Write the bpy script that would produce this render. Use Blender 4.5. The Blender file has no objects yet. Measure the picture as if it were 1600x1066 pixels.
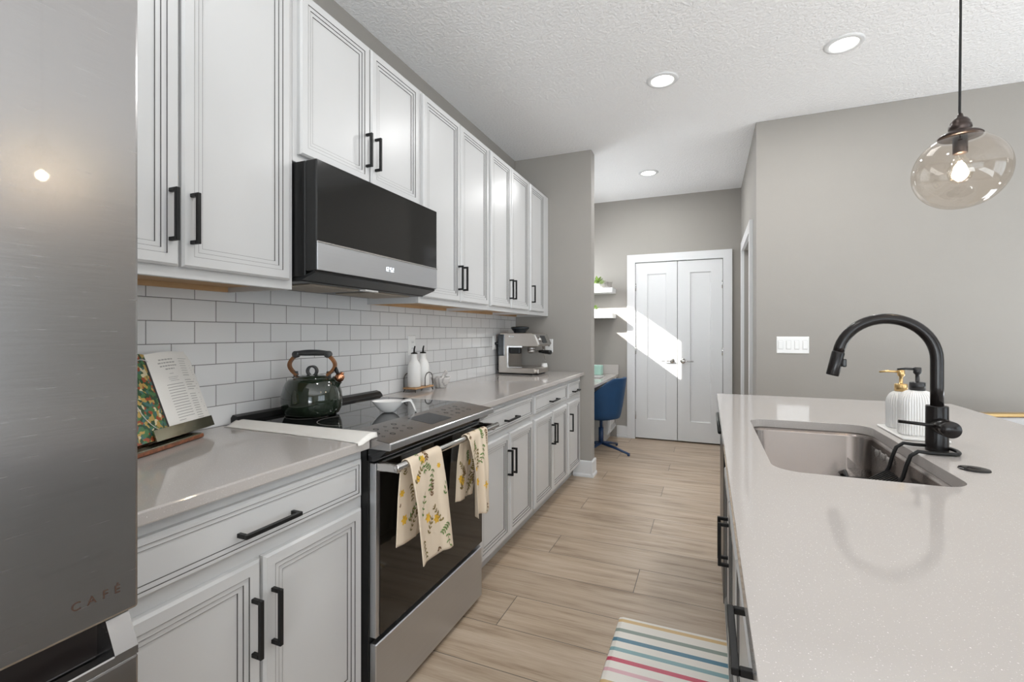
import bpy, bmesh, math, random
from mathutils import Vector, Matrix
random.seed(7)
PI = math.pi
SC = bpy.context.scene
COL = SC.collection

# ------------------------------------------------------------------ camera
CAM_H, FPX = 1.256, 735.0
YAW = math.atan(306.5 / FPX)
cam = bpy.data.cameras.new('camera')
cam.sensor_fit = 'HORIZONTAL'
cam.sensor_width = 36.0
cam.lens = FPX / 1600 * 36.0
cam.shift_y = -12.5 / 1600
cam.clip_start = 0.02
cam_o = bpy.data.objects.new('camera', cam)
COL.objects.link(cam_o)
cam_o.location = (0, 0, CAM_H)
cam_o.rotation_euler = (PI / 2, 0, YAW)
SC.camera = cam_o

# ------------------------------------------------------------------ world, sun, daylight, fill lamps, exposure
SC.view_settings.view_transform = 'Standard'
SC.view_settings.look = 'None'
SC.view_settings.exposure = 0.42
SC.view_settings.gamma = 1.0
SC.view_settings.use_curve_mapping = False
world = bpy.data.worlds.new('sky')
SC.world = world
world.use_nodes = True
wbg = world.node_tree.nodes['Background']
wbg.inputs[0].default_value = (0.80, 0.90, 1.0, 1)
wbg.inputs[1].default_value = 2.2

def lamp(name, kind, loc, energy, color=(1, 1, 1), size=None, size_y=None, direction=None, shape=None):
    L = bpy.data.lights.new(name, kind)
    L.energy = energy
    L.color = color
    if size is not None:
        if kind == 'AREA':
            L.shape = shape or 'RECTANGLE'
            L.size = size
            if size_y is not None:
                L.size_y = size_y
        else:
            L.shadow_soft_size = size
    o = bpy.data.objects.new(name, L)
    COL.objects.link(o)
    o.location = loc
    if direction is not None:
        o.rotation_euler = Vector(direction).to_track_quat('-Z', 'Y').to_euler()
    return o

SUN_DIR = (0.95, 1.0, -0.6935)
sun = lamp('sun', 'SUN', (-6, -1, 7), 15.0, (1.0, 0.96, 0.90), direction=SUN_DIR)
sun.data.angle = math.radians(0.5)
lamp('rear_window_fill', 'AREA', (1.6, -4.35, 1.25), 26, (0.90, 0.955, 1.0), 5.0, 2.2, (0, 1, 0.8))  # area lamp added at the rear windows, tilted up to brighten the ceiling
lamp('side_window_fill', 'AREA', (4.95, 0.2, 1.4), 14, (0.90, 0.955, 1.0), 2.8, 2.0, (-1, 0.0, 0.6))  # added fill lamp inside the side window, aimed partly upward
lamp('ceiling_fill', 'AREA', (3.2, -0.9, 0.7), 88, (0.90, 0.955, 1.0), 2.2, 2.4, (0.15, 0.2, 1))  # added up-facing fill lamp, out of view beside the camera
lamp('ceiling_fill', 'AREA', (0.4, -2.4, 0.9), 100, (0.90, 0.955, 1.0), 2.0, 2.0, (0, 0.25, 1))  # added uplight behind the camera, brightens the ceiling
lamp('ceiling_fill', 'AREA', (2.6, 3.0, 0.5), 26, (0.90, 0.955, 1.0), 1.6, 0.8, (0.1, -0.1, 1))  # added low uplight past the island, outside the view
lamp('daylight_desk', 'AREA', (-1.60, 4.95, 1.95), 8, (0.97, 0.985, 1.0), 1.2, 0.42, (1, 0.1, -0.1))
lamp('downward_glow', 'AREA', (-0.22, 1.1, 2.84), 4.5, (1.0, 0.985, 0.965), 0.13, shape='DISK', direction=(0, 0, -1))   # added lamp without a fixture, above the frame, brightens the near counter

# ------------------------------------------------------------------ node helpers / materials
def new_mat(name):
    m = bpy.data.materials.new(name)
    m.use_nodes = True
    nt = m.node_tree
    b = nt.nodes['Principled BSDF']
    return m, nt, b

def N(nt, typ, **kw):
    n = nt.nodes.new(typ)
    for k, v in kw.items():
        setattr(n, k, v)
    return n

def math_n(nt, op, a, b=None, c=None):
    n = nt.nodes.new('ShaderNodeMath')
    n.operation = op
    for i, x in enumerate((a, b, c)):
        if x is None:
            continue
        if isinstance(x, (int, float)):
            n.inputs[i].default_value = x
        else:
            nt.links.new(x, n.inputs[i])
    return n.outputs[0]

def ramp(nt, fac, stops):
    r = nt.nodes.new('ShaderNodeValToRGB')
    els = r.color_ramp.elements
    while len(els) < len(stops):
        els.new(0.5)
    for e, (p, c) in zip(els, stops):
        e.position = p
        e.color = (*c, 1) if len(c) == 3 else c
    nt.links.new(fac, r.inputs[0])
    return r.outputs[0]

def coords(nt, scale=(1, 1, 1), loc=(0, 0, 0)):
    tc = nt.nodes.new('ShaderNodeTexCoord')
    mp = nt.nodes.new('ShaderNodeMapping')
    mp.inputs['Scale'].default_value = scale
    mp.inputs['Location'].default_value = loc
    nt.links.new(tc.outputs['Object'], mp.inputs[0])
    return mp.outputs[0]

def noise(nt, vec, scale, detail=4, rough=0.55):
    n = nt.nodes.new('ShaderNodeTexNoise')
    n.inputs['Scale'].default_value = scale
    n.inputs['Detail'].default_value = detail
    n.inputs['Roughness'].default_value = rough
    nt.links.new(vec, n.inputs['Vector'])
    return n.outputs[0]

def bump(nt, b, height, strength=0.2, dist=0.01):
    n = nt.nodes.new('ShaderNodeBump')
    n.inputs['Strength'].default_value = strength
    n.inputs['Distance'].default_value = dist
    nt.links.new(height, n.inputs['Height'])
    nt.links.new(n.outputs[0], b.inputs['Normal'])

def simple(name, col, rough=0.5, metal=0.0, var=0.03, nscale=6.0, bmp=0.0, bscale=200.0, stretch=(1, 1, 1), spec=0.5, coat=0.0):
    m, nt, b = new_mat(name)
    v = coords(nt, stretch)
    f = noise(nt, v, nscale)
    lo = tuple(max(0, c * (1 - var)) for c in col)
    hi = tuple(min(1, c * (1 + var)) for c in col)
    nt.links.new(ramp(nt, f, [(0.3, lo), (0.7, hi)]), b.inputs['Base Color'])
    b.inputs['Roughness'].default_value = rough
    b.inputs['Metallic'].default_value = metal
    b.inputs['Specular IOR Level'].default_value = spec
    if coat:
        b.inputs['Coat Weight'].default_value = coat
        b.inputs['Coat Roughness'].default_value = 0.05
    if bmp:
        bump(nt, b, noise(nt, v, bscale, 3), bmp, 0.004)
    return m

M = {}
M['wall'] = simple('greige_paint', (0.317, 0.299, 0.275), 0.75, var=0.01, bmp=0.10, bscale=160)
M['ceiling'] = None
M['trim'] = simple('white_trim_paint', (0.67, 0.675, 0.68), 0.35, var=0.01)
M['cab'] = simple('off_white_cabinet_paint', (0.595, 0.595, 0.593), 0.32, var=0.012, nscale=3)
M['glaze'] = simple('dark_groove_glaze', (0.10, 0.095, 0.09), 0.6)
M['ply'] = simple('natural_birch_underside', (0.52, 0.33, 0.17), 0.6, var=0.12, nscale=7, stretch=(8, 1, 1))
M['black'] = simple('matte_black_metal', (0.009, 0.009, 0.009), 0.42, metal=0.0, spec=0.28)
M['black_plastic'] = simple('black_plastic', (0.012, 0.012, 0.012), 0.3, spec=0.35)
M['faucet'] = simple('oil_black_faucet_finish', (0.009, 0.007, 0.0065), 0.26, spec=0.3)
M['glossblack'] = simple('black_ceramic_glass', (0.010, 0.010, 0.011), 0.04, spec=0.6)
M['ovenglass'] = simple('oven_door_glass', (0.006, 0.005, 0.004), 0.06, spec=0.6)
M['microglass'] = simple('microwave_door_glass', (0.010, 0.010, 0.0095), 0.09, spec=0.42)
M['chrome'] = simple('polished_nickel', (0.62, 0.61, 0.60), 0.16, metal=1.0)
M['white_cer'] = simple('white_ceramic', (0.80, 0.79, 0.77), 0.18, var=0.015)
M['offwhite_plastic'] = simple('ivory_white_silicone', (0.80, 0.775, 0.73), 0.42, var=0.03)
M['plate'] = simple('white_switch_plastic', (0.80, 0.80, 0.79), 0.3, var=0.005)
M['dark'] = simple('closet_dark', (0.02, 0.02, 0.02), 0.8)
M['copper'] = simple('copper', (0.62, 0.30, 0.17), 0.25, metal=1.0)
M['bronze'] = simple('bronze_letter', (0.085, 0.048, 0.034), 0.4, metal=0.3)
M['recess'] = simple('dark_recess_plastic', (0.012, 0.008, 0.007), 0.35)
M['dbronze'] = simple('dark_bronze', (0.045, 0.032, 0.028), 0.35, metal=0.6)
M['gold'] = simple('brushed_gold', (0.62, 0.43, 0.20), 0.28, metal=1.0)
M['kettle'] = simple('dark_green_enamel', (0.014, 0.022, 0.013), 0.09, var=0.1, coat=0.6)
M['kwood'] = simple('oiled_wood_handle', (0.20, 0.085, 0.032), 0.35, var=0.5, nscale=14, stretch=(1, 1, 4))
M['grey_handle'] = simple('charcoal_handle_grip', (0.045, 0.047, 0.048), 0.4)
M['redwood'] = simple('acacia_wood', (0.20, 0.065, 0.025), 0.35, var=0.4, nscale=18, stretch=(1, 6, 6))
M['brass'] = simple('aged_brass_ledge', (0.36, 0.34, 0.25), 0.16, metal=0.9)
M['rackwood'] = simple('bamboo_tray', (0.42, 0.24, 0.11), 0.5, var=0.15, nscale=12)
M['wire'] = simple('dark_wire', (0.05, 0.045, 0.04), 0.4, metal=0.6)
M['blue'] = simple('navy_velvet', (0.002, 0.042, 0.120), 0.6, var=0.15, nscale=5)
M['navy'] = simple('navy_painted_metal', (0.010, 0.035, 0.10), 0.35)
M['mint'] = simple('mint_card', (0.42, 0.66, 0.57), 0.5)
M['leafgreen'] = simple('plant_leaf', (0.20, 0.32, 0.06), 0.5, var=0.4, nscale=30)
M['greytwig'] = simple('grey_twig', (0.25, 0.23, 0.21), 0.7, var=0.3)
M['oak'] = simple('oak_edge', (0.42, 0.28, 0.13), 0.45, var=0.2, nscale=10, stretch=(1, 6, 6))
M['lgrey'] = simple('light_grey_lacquer', (0.44, 0.43, 0.43), 0.4)
M['paper'] = simple('book_paper', (0.80, 0.78, 0.74), 0.55, var=0.01)
M['ink'] = simple('grey_ink', (0.24, 0.23, 0.22), 0.7)
M['ink_light'] = simple('pale_ink', (0.42, 0.41, 0.39), 0.7)
M['bookdark'] = simple('dark_book_page', (0.03, 0.03, 0.032), 0.5)
M['tan'] = simple('linen_towel', (0.72, 0.60, 0.46), 0.85, var=0.03, bmp=0.15, bscale=500)
M['t_green'] = simple('towel_print_green', (0.13, 0.22, 0.06), 0.85, var=0.25, nscale=60)
M['t_olive'] = simple('towel_print_olive', (0.20, 0.15, 0.04), 0.85, var=0.3, nscale=60)
M['t_yellow'] = simple('towel_print_yellow', (0.72, 0.42, 0.04), 0.85, var=0.2, nscale=60)
M['t_brown'] = simple('towel_print_brown', (0.16, 0.09, 0.04), 0.85, var=0.2, nscale=60)
M['pump_black'] = simple('black_pump', (0.016, 0.016, 0.017), 0.35)
M['esp'] = simple('champagne_steel', (0.50, 0.46, 0.42), 0.3, metal=0.85, var=0.04)
M['filter'] = simple('grease_filter', (0.42, 0.37, 0.31), 0.4, metal=0.7)
M['screen'] = simple('dark_screen', (0.02, 0.025, 0.03), 0.1)
M['marble'] = None

def mk_ceiling():
    m, nt, b = new_mat('knockdown_ceiling')
    b.inputs['Base Color'].default_value = (0.87, 0.87, 0.875, 1)
    b.inputs['Roughness'].default_value = 0.9
    v = coords(nt)
    a = noise(nt, v, 55, 5, 0.6)
    h = ramp(nt, a, [(0.42, (0, 0, 0)), (0.60, (1, 1, 1))])
    bump(nt, b, h, 0.6, 0.005)
    return m
M['ceiling'] = mk_ceiling()

def mk_quartz():
    m, nt, b = new_mat('white_quartz')
    v = coords(nt)
    n1 = noise(nt, v, 420, 2, 0.5)
    n2 = noise(nt, v, 2.2, 3)
    c1 = ramp(nt, n1, [(0.30, (0.50, 0.47, 0.43)), (0.40, (0.48, 0.449, 0.428)), (0.66, (0.48, 0.449, 0.428)), (0.74, (0.86, 0.84, 0.82))])
    mix = N(nt, 'ShaderNodeMix', data_type='RGBA', blend_type='MULTIPLY')
    mix.inputs[0].default_value = 0.5
    nt.links.new(c1, mix.inputs[6])
    nt.links.new(ramp(nt, n2, [(0.3, (0.95, 0.94, 0.93)), (0.7, (1, 1, 1))]), mix.inputs[7])
    nt.links.new(mix.outputs[2], b.inputs['Base Color'])
    b.inputs['Roughness'].default_value = 0.07
    return m
M['quartz'] = mk_quartz()

def mk_steel(name, col, rough, axis, strength=0.25, var=1.0, fine=260, along=5):
    """brushed steel, streaks along 'axis'"""
    m, nt, b = new_mat(name)
    sc = [fine] * 3
    sc['xyz'.index(axis)] = along
    v = coords(nt, tuple(sc))
    f = noise(nt, v, 1.0, 3)
    lo = tuple(c * (1 - 0.07 * var) for c in col)
    hi = tuple(min(1, c * (1 + 0.05 * var)) for c in col)
    nt.links.new(ramp(nt, f, [(0.3, lo), (0.7, hi)]), b.inputs['Base Color'])
    b.inputs['Metallic'].default_value = 1.0
    nt.links.new(ramp(nt, f, [(0.2, (rough * (1 - 0.12 * var),) * 3), (0.8, (rough * (1 + 0.15 * var),) * 3)]), b.inputs['Roughness'])
    if strength:
        bump(nt, b, f, strength, 0.0006)
    return m
M['fridge'] = mk_steel('brushed_fridge_steel', (0.38, 0.372, 0.37), 0.26, 'y', 0.0, 0.5, 420, 14)
_b = M['fridge'].node_tree.nodes['Principled BSDF']
_b.inputs['Coat Weight'].default_value = 0.35
_b.inputs['Coat Roughness'].default_value = 0.025
M['steel'] = mk_steel('brushed_range_steel', (0.56, 0.575, 0.60), 0.36, 'y', 0.0, 0.3)
M['sinksteel'] = simple('sink_steel', (0.25, 0.222, 0.206), 0.24, metal=1.0, var=0.03, nscale=3)
M['panelsteel'] = mk_steel('control_panel_steel', (0.46, 0.45, 0.445), 0.22, 'y', 0.0, 0.4)

def mk_marble():
    m, nt, b = new_mat('grey_veined_marble')
    v = coords(nt, (1, 1, 2.5))
    w = N(nt, 'ShaderNodeTexWave')
    w.inputs['Scale'].default_value = 14
    w.inputs['Distortion'].default_value = 5
    nt.links.new(v, w.inputs['Vector'])
    nt.links.new(ramp(nt, w.outputs[1], [(0.05, (0.40, 0.38, 0.37)), (0.5, (0.62, 0.60, 0.58))]), b.inputs['Base Color'])
    b.inputs['Roughness'].default_value = 0.3
    return m
M['marble'] = mk_marble()

def mk_tile():
    m, nt, b = new_mat('white_subway_tile')
    tc = nt.nodes.new('ShaderNodeTexCoord')
    sx = nt.nodes.new('ShaderNodeSeparateXYZ')
    nt.links.new(tc.outputs['Object'], sx.inputs[0])
    W, H, G = 0.1545, 0.0765, 0.0026
    zz = math_n(nt, 'DIVIDE', math_n(nt, 'SUBTRACT', sx.outputs[2], 0.9135), H)
    row = math_n(nt, 'FLOOR', zz)
    odd = math_n(nt, 'MODULO', row, 2.0)
    yy = math_n(nt, 'DIVIDE', math_n(nt, 'SUBTRACT', sx.outputs[1], 1.1648 - 4 * W), W)
    yy = math_n(nt, 'ADD', yy, math_n(nt, 'MULTIPLY', math_n(nt, 'SUBTRACT', 1.0, odd), 0.5))
    fz = math_n(nt, 'FRACT', zz)
    fy = math_n(nt, 'FRACT', yy)
    dz = math_n(nt, 'MULTIPLY', math_n(nt, 'MINIMUM', fz, math_n(nt, 'SUBTRACT', 1.0, fz)), H)
    dy = math_n(nt, 'MULTIPLY', math_n(nt, 'MINIMUM', fy, math_n(nt, 'SUBTRACT', 1.0, fy)), W)
    d = math_n(nt, 'MINIMUM', dz, dy)
    grout = math_n(nt, 'LESS_THAN', d, G / 2)
    cid = N(nt, 'ShaderNodeCombineXYZ')
    nt.links.new(row, cid.inputs[0])
    nt.links.new(math_n(nt, 'FLOOR', yy), cid.inputs[1])
    wn = N(nt, 'ShaderNodeTexWhiteNoise', noise_dimensions='3D')
    nt.links.new(cid.outputs[0], wn.inputs['Vector'])
    tile = ramp(nt, wn.outputs[0], [(0, (0.70, 0.70, 0.70)), (1, (0.74, 0.74, 0.74))])
    mix = N(nt, 'ShaderNodeMix', data_type='RGBA')
    nt.links.new(grout, mix.inputs[0])
    nt.links.new(tile, mix.inputs[6])
    mix.inputs[7].default_value = (0.17, 0.165, 0.16, 1)
    nt.links.new(mix.outputs[2], b.inputs['Base Color'])
    rg = math_n(nt, 'ADD', math_n(nt, 'MULTIPLY', grout, 0.6), 0.14)
    nt.links.new(rg, b.inputs['Roughness'])
    h = N(nt, 'ShaderNodeMapRange')
    h.inputs['From Max'].default_value = 0.005
    nt.links.new(d, h.inputs['Value'])
    v = coords(nt, (1, 1, 1))
    hh = math_n(nt, 'ADD', h.outputs[0], math_n(nt, 'MULTIPLY', noise(nt, v, 9, 2), 0.5))
    bump(nt, b, hh, 0.3, 0.0025)
    return m
M['tile'] = mk_tile()

def mk_floor():
    m, nt, b = new_mat('oak_plank_tile')
    tc = nt.nodes.new('ShaderNodeTexCoord')
    sx = nt.nodes.new('ShaderNodeSeparateXYZ')
    nt.links.new(tc.outputs['Object'], sx.inputs[0])
    W, L = 0.2425, 1.52
    yy = math_n(nt, 'DIVIDE', math_n(nt, 'SUBTRACT', sx.outputs[1], 2.325 - 40 * W), W)
    row = math_n(nt, 'FLOOR', yy)
    # joints stagger by one third of a plank each row, every third row lines up at x = -0.335
    st = math_n(nt, 'DIVIDE', math_n(nt, 'MODULO', math_n(nt, 'ADD', row, 2.0), 3.0), 3.0)
    xx = math_n(nt, 'ADD', math_n(nt, 'DIVIDE', math_n(nt, 'ADD', sx.outputs[0], 0.335 + 10 * L), L), st)
    colm = math_n(nt, 'FLOOR', xx)
    fy = math_n(nt, 'FRACT', yy)
    fx = math_n(nt, 'FRACT', xx)
    dy = math_n(nt, 'MULTIPLY', math_n(nt, 'MINIMUM', fy, math_n(nt, 'SUBTRACT', 1.0, fy)), W)
    dx = math_n(nt, 'MULTIPLY', math_n(nt, 'MINIMUM', fx, math_n(nt, 'SUBTRACT', 1.0, fx)), L)
    d = math_n(nt, 'MINIMUM', dy, dx)
    cid = N(nt, 'ShaderNodeCombineXYZ')
    nt.links.new(row, cid.inputs[0])
    nt.links.new(colm, cid.inputs[1])
    wn = N(nt, 'ShaderNodeTexWhiteNoise', noise_dimensions='3D')
    nt.links.new(cid.outputs[0], wn.inputs['Vector'])
    # wood grain along X, shifted per plank
    gv = N(nt, 'ShaderNodeCombineXYZ')
    nt.links.new(math_n(nt, 'ADD', math_n(nt, 'MULTIPLY', sx.outputs[0], 1.1), math_n(nt, 'MULTIPLY', wn.outputs[0], 37.0)), gv.inputs[0])
    nt.links.new(math_n(nt, 'MULTIPLY', sx.outputs[1], 11.0), gv.inputs[1])
    nt.links.new(math_n(nt, 'MULTIPLY', wn.outputs[0], 13.0), gv.inputs[2])
    g1 = noise(nt, gv.outputs[0], 1.6, 6, 0.62)
    gv2 = N(nt, 'ShaderNodeVectorMath', operation='MULTIPLY')
    nt.links.new(gv.outputs[0], gv2.inputs[0])
    gv2.inputs[1].default_value = (3.0, 9.0, 1.0)
    g2 = noise(nt, gv2.outputs[0], 2.0, 3, 0.5)
    g = math_n(nt, 'ADD', math_n(nt, 'MULTIPLY', g1, 0.72), math_n(nt, 'MULTIPLY', g2, 0.28))
    wood = ramp(nt, g, [(0.32, (0.23, 0.160, 0.104)), (0.47, (0.41, 0.314, 0.223)), (0.66, (0.53, 0.43, 0.33))])
    tone = N(nt, 'ShaderNodeMix', data_type='RGBA', blend_type='MULTIPLY')
    tone.inputs[0].default_value = 1.0
    nt.links.new(wood, tone.inputs[6])
    nt.links.new(ramp(nt, wn.outputs[0], [(0, (0.93, 0.93, 0.935)), (1, (1.03, 1.025, 1.02))]), tone.inputs[7])
    mix = N(nt, 'ShaderNodeMix', data_type='RGBA')
    nt.links.new(math_n(nt, 'LESS_THAN', d, 0.0018), mix.inputs[0])
    nt.links.new(tone.outputs[2], mix.inputs[6])
    mix.inputs[7].default_value = (0.10, 0.082, 0.065, 1)
    nt.links.new(mix.outputs[2], b.inputs['Base Color'])
    nt.links.new(ramp(nt, g, [(0.3, (0.42,) * 3), (0.7, (0.30,) * 3)]), b.inputs['Roughness'])
    h = N(nt, 'ShaderNodeMapRange')
    h.inputs['From Max'].default_value = 0.004
    nt.links.new(d, h.inputs['Value'])
    bump(nt, b, math_n(nt, 'ADD', h.outputs[0], math_n(nt, 'MULTIPLY', g, 0.35)), 0.18, 0.002)
    return m
M['floor'] = mk_floor()

def mk_thin_glass(name, tint, lo=0.03, rough=0.0, blend=0.35):
    m, nt, b = new_mat(name)
    nt.nodes.remove(b)
    out = nt.nodes['Material Output']
    tr = N(nt, 'ShaderNodeBsdfTransparent')
    tr.inputs[0].default_value = (*tint, 1)
    gl = N(nt, 'ShaderNodeBsdfGlossy')
    gl.inputs['Roughness'].default_value = rough
    lw = N(nt, 'ShaderNodeLayerWeight')
    lw.inputs[0].default_value = blend
    f = math_n(nt, 'ADD', math_n(nt, 'MULTIPLY', math_n(nt, 'POWER', lw.outputs[1], 2.2), 0.55), lo)
    mx = N(nt, 'ShaderNodeMixShader')
    nt.links.new(f, mx.inputs[0])
    nt.links.new(tr.outputs[0], mx.inputs[1])
    nt.links.new(gl.outputs[0], mx.inputs[2])
    nt.links.new(mx.outputs[0], out.inputs[0])
    return m
M['globe'] = mk_thin_glass('pale_amber_globe_glass', (0.925, 0.885, 0.84), 0.05)
M['bulbglass'] = mk_thin_glass('clear_bulb_glass', (0.98, 0.96, 0.92), 0.05)
M['pane'] = mk_thin_glass('window_glass', (0.98, 0.99, 0.985), 0.03)
M['clear_bottle'] = simple('ribbed_frosted_glass', (0.72, 0.72, 0.71), 0.12, var=0.02)
M['acrylic'] = mk_thin_glass('clear_acrylic', (0.80, 0.80, 0.80), 0.12)

def emit(name, col, s):
    m, nt, b = new_mat(name)
    b.inputs['Base Color'].default_value = (*col, 1)
    b.inputs['Emission Color'].default_value = (*col, 1)
    b.inputs['Emission Strength'].default_value = s
    return m
M['lens'] = emit('lit_lens', (1.0, 0.97, 0.92), 9.0)
M['filament'] = emit('lit_filament', (1.0, 0.80, 0.55), 90.0)
M['digits'] = emit('lit_digits', (0.9, 0.95, 1.0), 1.0)

def mk_food():
    m, nt, b = new_mat('salad_photo_print')
    v = coords(nt)
    vo = N(nt, 'ShaderNodeTexVoronoi')
    vo.inputs['Scale'].default_value = 95
    nz = N(nt, 'ShaderNodeTexNoise')
    nz.inputs['Scale'].default_value = 40
    nt.links.new(v, nz.inputs['Vector'])
    ad = N(nt, 'ShaderNodeVectorMath', operation='MULTIPLY_ADD')
    nt.links.new(nz.outputs[1], ad.inputs[0])
    ad.inputs[1].default_value = (0.02, 0.02, 0.02)
    nt.links.new(v, ad.inputs[2])
    nt.links.new(ad.outputs[0], vo.inputs['Vector'])
    s = N(nt, 'ShaderNodeSeparateColor')
    nt.links.new(vo.outputs['Color'], s.inputs[0])
    c = ramp(nt, s.outputs[0], [(0.0, (0.02, 0.07, 0.03)), (0.28, (0.06, 0.17, 0.06)), (0.45, (0.05, 0.15, 0.13)), (0.58, (0.30, 0.06, 0.02)), (0.74, (0.45, 0.30, 0.08)), (0.9, (0.62, 0.55, 0.35))])
    c.node.color_ramp.interpolation = 'CONSTANT'
    nt.links.new(c, b.inputs['Base Color'])
    b.inputs['Roughness'].default_value = 0.4
    return m
M['food'] = mk_food()

def mk_mat_stripes():
    m, nt, b = new_mat('striped_vinyl_mat')
    tc = nt.nodes.new('ShaderNodeTexCoord')
    sx = nt.nodes.new('ShaderNodeSeparateXYZ')
    nt.links.new(tc.outputs['Object'], sx.inputs[0])
    # distance from the far end of the mat, repeated every 0.385 m
    t = math_n(nt, 'DIVIDE', math_n(nt, 'SUBTRACT', 2.085, sx.outputs[1]), 0.385)
    t = math_n(nt, 'FRACT', t)
    wht = (0.78, 0.745, 0.68)
    cols = [(0.040, (0.62, 0.43, 0.20)), (0.095, wht), (0.215, (0.23, 0.28, 0.24)), (0.275, wht), (0.380, (0.065, 0.19, 0.27)), (0.445, wht),
            (0.545, (0.21, 0.36, 0.38)), (0.605, wht), (0.705, (0.52, 0.045, 0.10)), (0.765, wht), (0.865, (0.68, 0.40, 0.44)), (0.915, wht)]
    c = ramp(nt, t, [(0.0, wht)] + cols)
    c.node.color_ramp.interpolation = 'CONSTANT'
    nt.links.new(c, b.inputs['Base Color'])
    b.inputs['Roughness'].default_value = 0.35
    bump(nt, b, noise(nt, coords(nt), 300, 2), 0.08, 0.002)
    return m
M['stripes'] = mk_mat_stripes()

# ------------------------------------------------------------------ mesh builder
class MB:
    def __init__(s):
        s.bm = bmesh.new()
    def box(s, a, b, bev=0.0, seg=1, mi=0, mat=None):
        a, b = [min(p, q) for p, q in zip(a, b)], [max(p, q) for p, q in zip(a, b)]
        t = bmesh.new()
        bmesh.ops.create_cube(t, size=1.0)
        for v in t.verts:
            v.co = Vector([a[i] + (v.co[i] + 0.5) * (b[i] - a[i]) for i in range(3)])
        if bev > 0:
            bmesh.ops.bevel(t, geom=t.edges[:], offset=bev, segments=seg, profile=0.5, affect='EDGES')
        return s._merge(t, mi, mat)
    def _merge(s, t, mi=0, mat=None, smooth=False):
        mp = {}
        for v in t.verts:
            mp[v] = s.bm.verts.new(mat @ v.co if mat is not None else v.co)
        for f in t.faces:
            try:
                nf = s.bm.faces.new([mp[v] for v in f.verts])
                nf.material_index = mi if mi is not None else f.material_index
                nf.smooth = smooth or f.smooth
            except ValueError:
                pass
        t.free()
        return s
    def lathe(s, prof, c=(0, 0, 0), n=32, mi=0, axis=None, mat=None, sx=1.0, sy=1.0, caps=True, rib=0.0, ribn=0):
        """prof = [(r, z)...] revolved about z then moved to c; axis = direction to point z along"""
        t = bmesh.new()
        rings = []
        for r, z in prof:
            ring = []
            for i in range(n):
                a = 2 * PI * i / n
                rr = r * (1 + (rib * math.cos(a * ribn) if rib else 0))
                ring.append(t.verts.new((rr * math.cos(a) * sx, rr * math.sin(a) * sy, z)))
            rings.append(ring)
        for k in range(len(rings) - 1):
            for i in range(n):
                f = t.faces.new((rings[k][i], rings[k][(i + 1) % n], rings[k + 1][(i + 1) % n], rings[k + 1][i]))
                f.smooth = True
        if caps:
            for ring, (r, z) in ((rings[0], prof[0]), (rings[-1], prof[-1])):
                if r > 1e-5:
                    t.faces.new(ring)
        m = Matrix.Translation(Vector(c))
        if axis is not None:
            m = m @ Vector(axis).to_track_quat('Z', 'Y').to_matrix().to_4x4()
        if mat is not None:
            m = mat @ m
        bmesh.ops.remove_doubles(t, verts=t.verts[:], dist=1e-6)
        bmesh.ops.recalc_face_normals(t, faces=t.faces[:])
        return s._merge(t, mi, m)
    def cyl(s, a, b, r, n=20, mi=0, r2=None, bev=0.0):
        a, b = Vector(a), Vector(b)
        L = (b - a).length
        r2 = r if r2 is None else r2
        prof = [(0, 0), (r - bev, 0), (r, bev), (r2, L - bev), (r2 - bev, L), (0, L)] if bev else [(0, 0), (r, 0), (r, 0), (r2, L), (0, L)]
        return s.lathe(prof, a, n, mi, b - a, caps=False)
    def tube(s, pts, r, n=10, mi=0, closed=False, flat=None):
        """pts swept; r number or list; flat=(w,h) uses a rectangle"""
        t = bmesh.new()
        P = [Vector(p) for p in pts]
        m = len(P)
        prev = None
        rings = []
        for i in range(m):
            if closed:
                d = (P[(i + 1) % m] - P[i - 1]).normalized()
            else:
                d = (P[min(i + 1, m - 1)] - P[max(i - 1, 0)]).normalized()
            if prev is None:
                up = Vector((0, 0, 1)) if abs(d.z) < 0.9 else Vector((1, 0, 0))
                u = d.cross(up).normalized()
            else:
                u = (prev - d * prev.dot(d)).normalized()
            prev = u
            w = d.cross(u).normalized()
            rr = r[i] if isinstance(r, (list, tuple)) else r
            if flat:
                ring = [t.verts.new(P[i] + u * (sx * flat[0] / 2) + w * (sy * flat[1] / 2)) for sx, sy in ((-1, -1), (1, -1), (1, 1), (-1, 1))]
            else:
                ring = [t.verts.new(P[i] + (u * math.cos(2 * PI * k / n) + w * math.sin(2 * PI * k / n)) * rr) for k in range(n)]
            rings.append(ring)
        nn = len(rings[0])
        for i in range(m if closed else m - 1):
            A, B = rings[i], rings[(i + 1) % m]
            for k in range(nn):
                f = t.faces.new((A[k], A[(k + 1) % nn], B[(k + 1) % nn], B[k]))
                f.smooth = not flat
        if not closed:
            t.faces.new(rings[0])
            t.faces.new(rings[-1])
        bmesh.ops.recalc_face_normals(t, faces=t.faces[:])
        return s._merge(t, mi)
    def prism(s, poly, f, d0, d1, mi=0, bev=0.0):
        """poly of (a,b); f(a,b,d)->xyz; extruded d0..d1"""
        t = bmesh.new()
        A = [t.verts.new(f(a, b, d0)) for a, b in poly]
        B = [t.verts.new(f(a, b, d1)) for a, b in poly]
        n = len(poly)
        t.faces.new(A)
        t.faces.new(B)
        for i in range(n):
            t.faces.new((A[i], A[(i + 1) % n], B[(i + 1) % n], B[i]))
        bmesh.ops.recalc_face_normals(t, faces=t.faces[:])
        if bev:
            bmesh.ops.bevel(t, geom=t.edges[:], offset=bev, segments=2, profile=0.5, affect='EDGES')
        return s._merge(t, mi)
    def quad(s, pts, mi=0):
        f = s.bm.faces.new([s.bm.verts.new(p) for p in pts])
        f.material_index = mi
        return s
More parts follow.
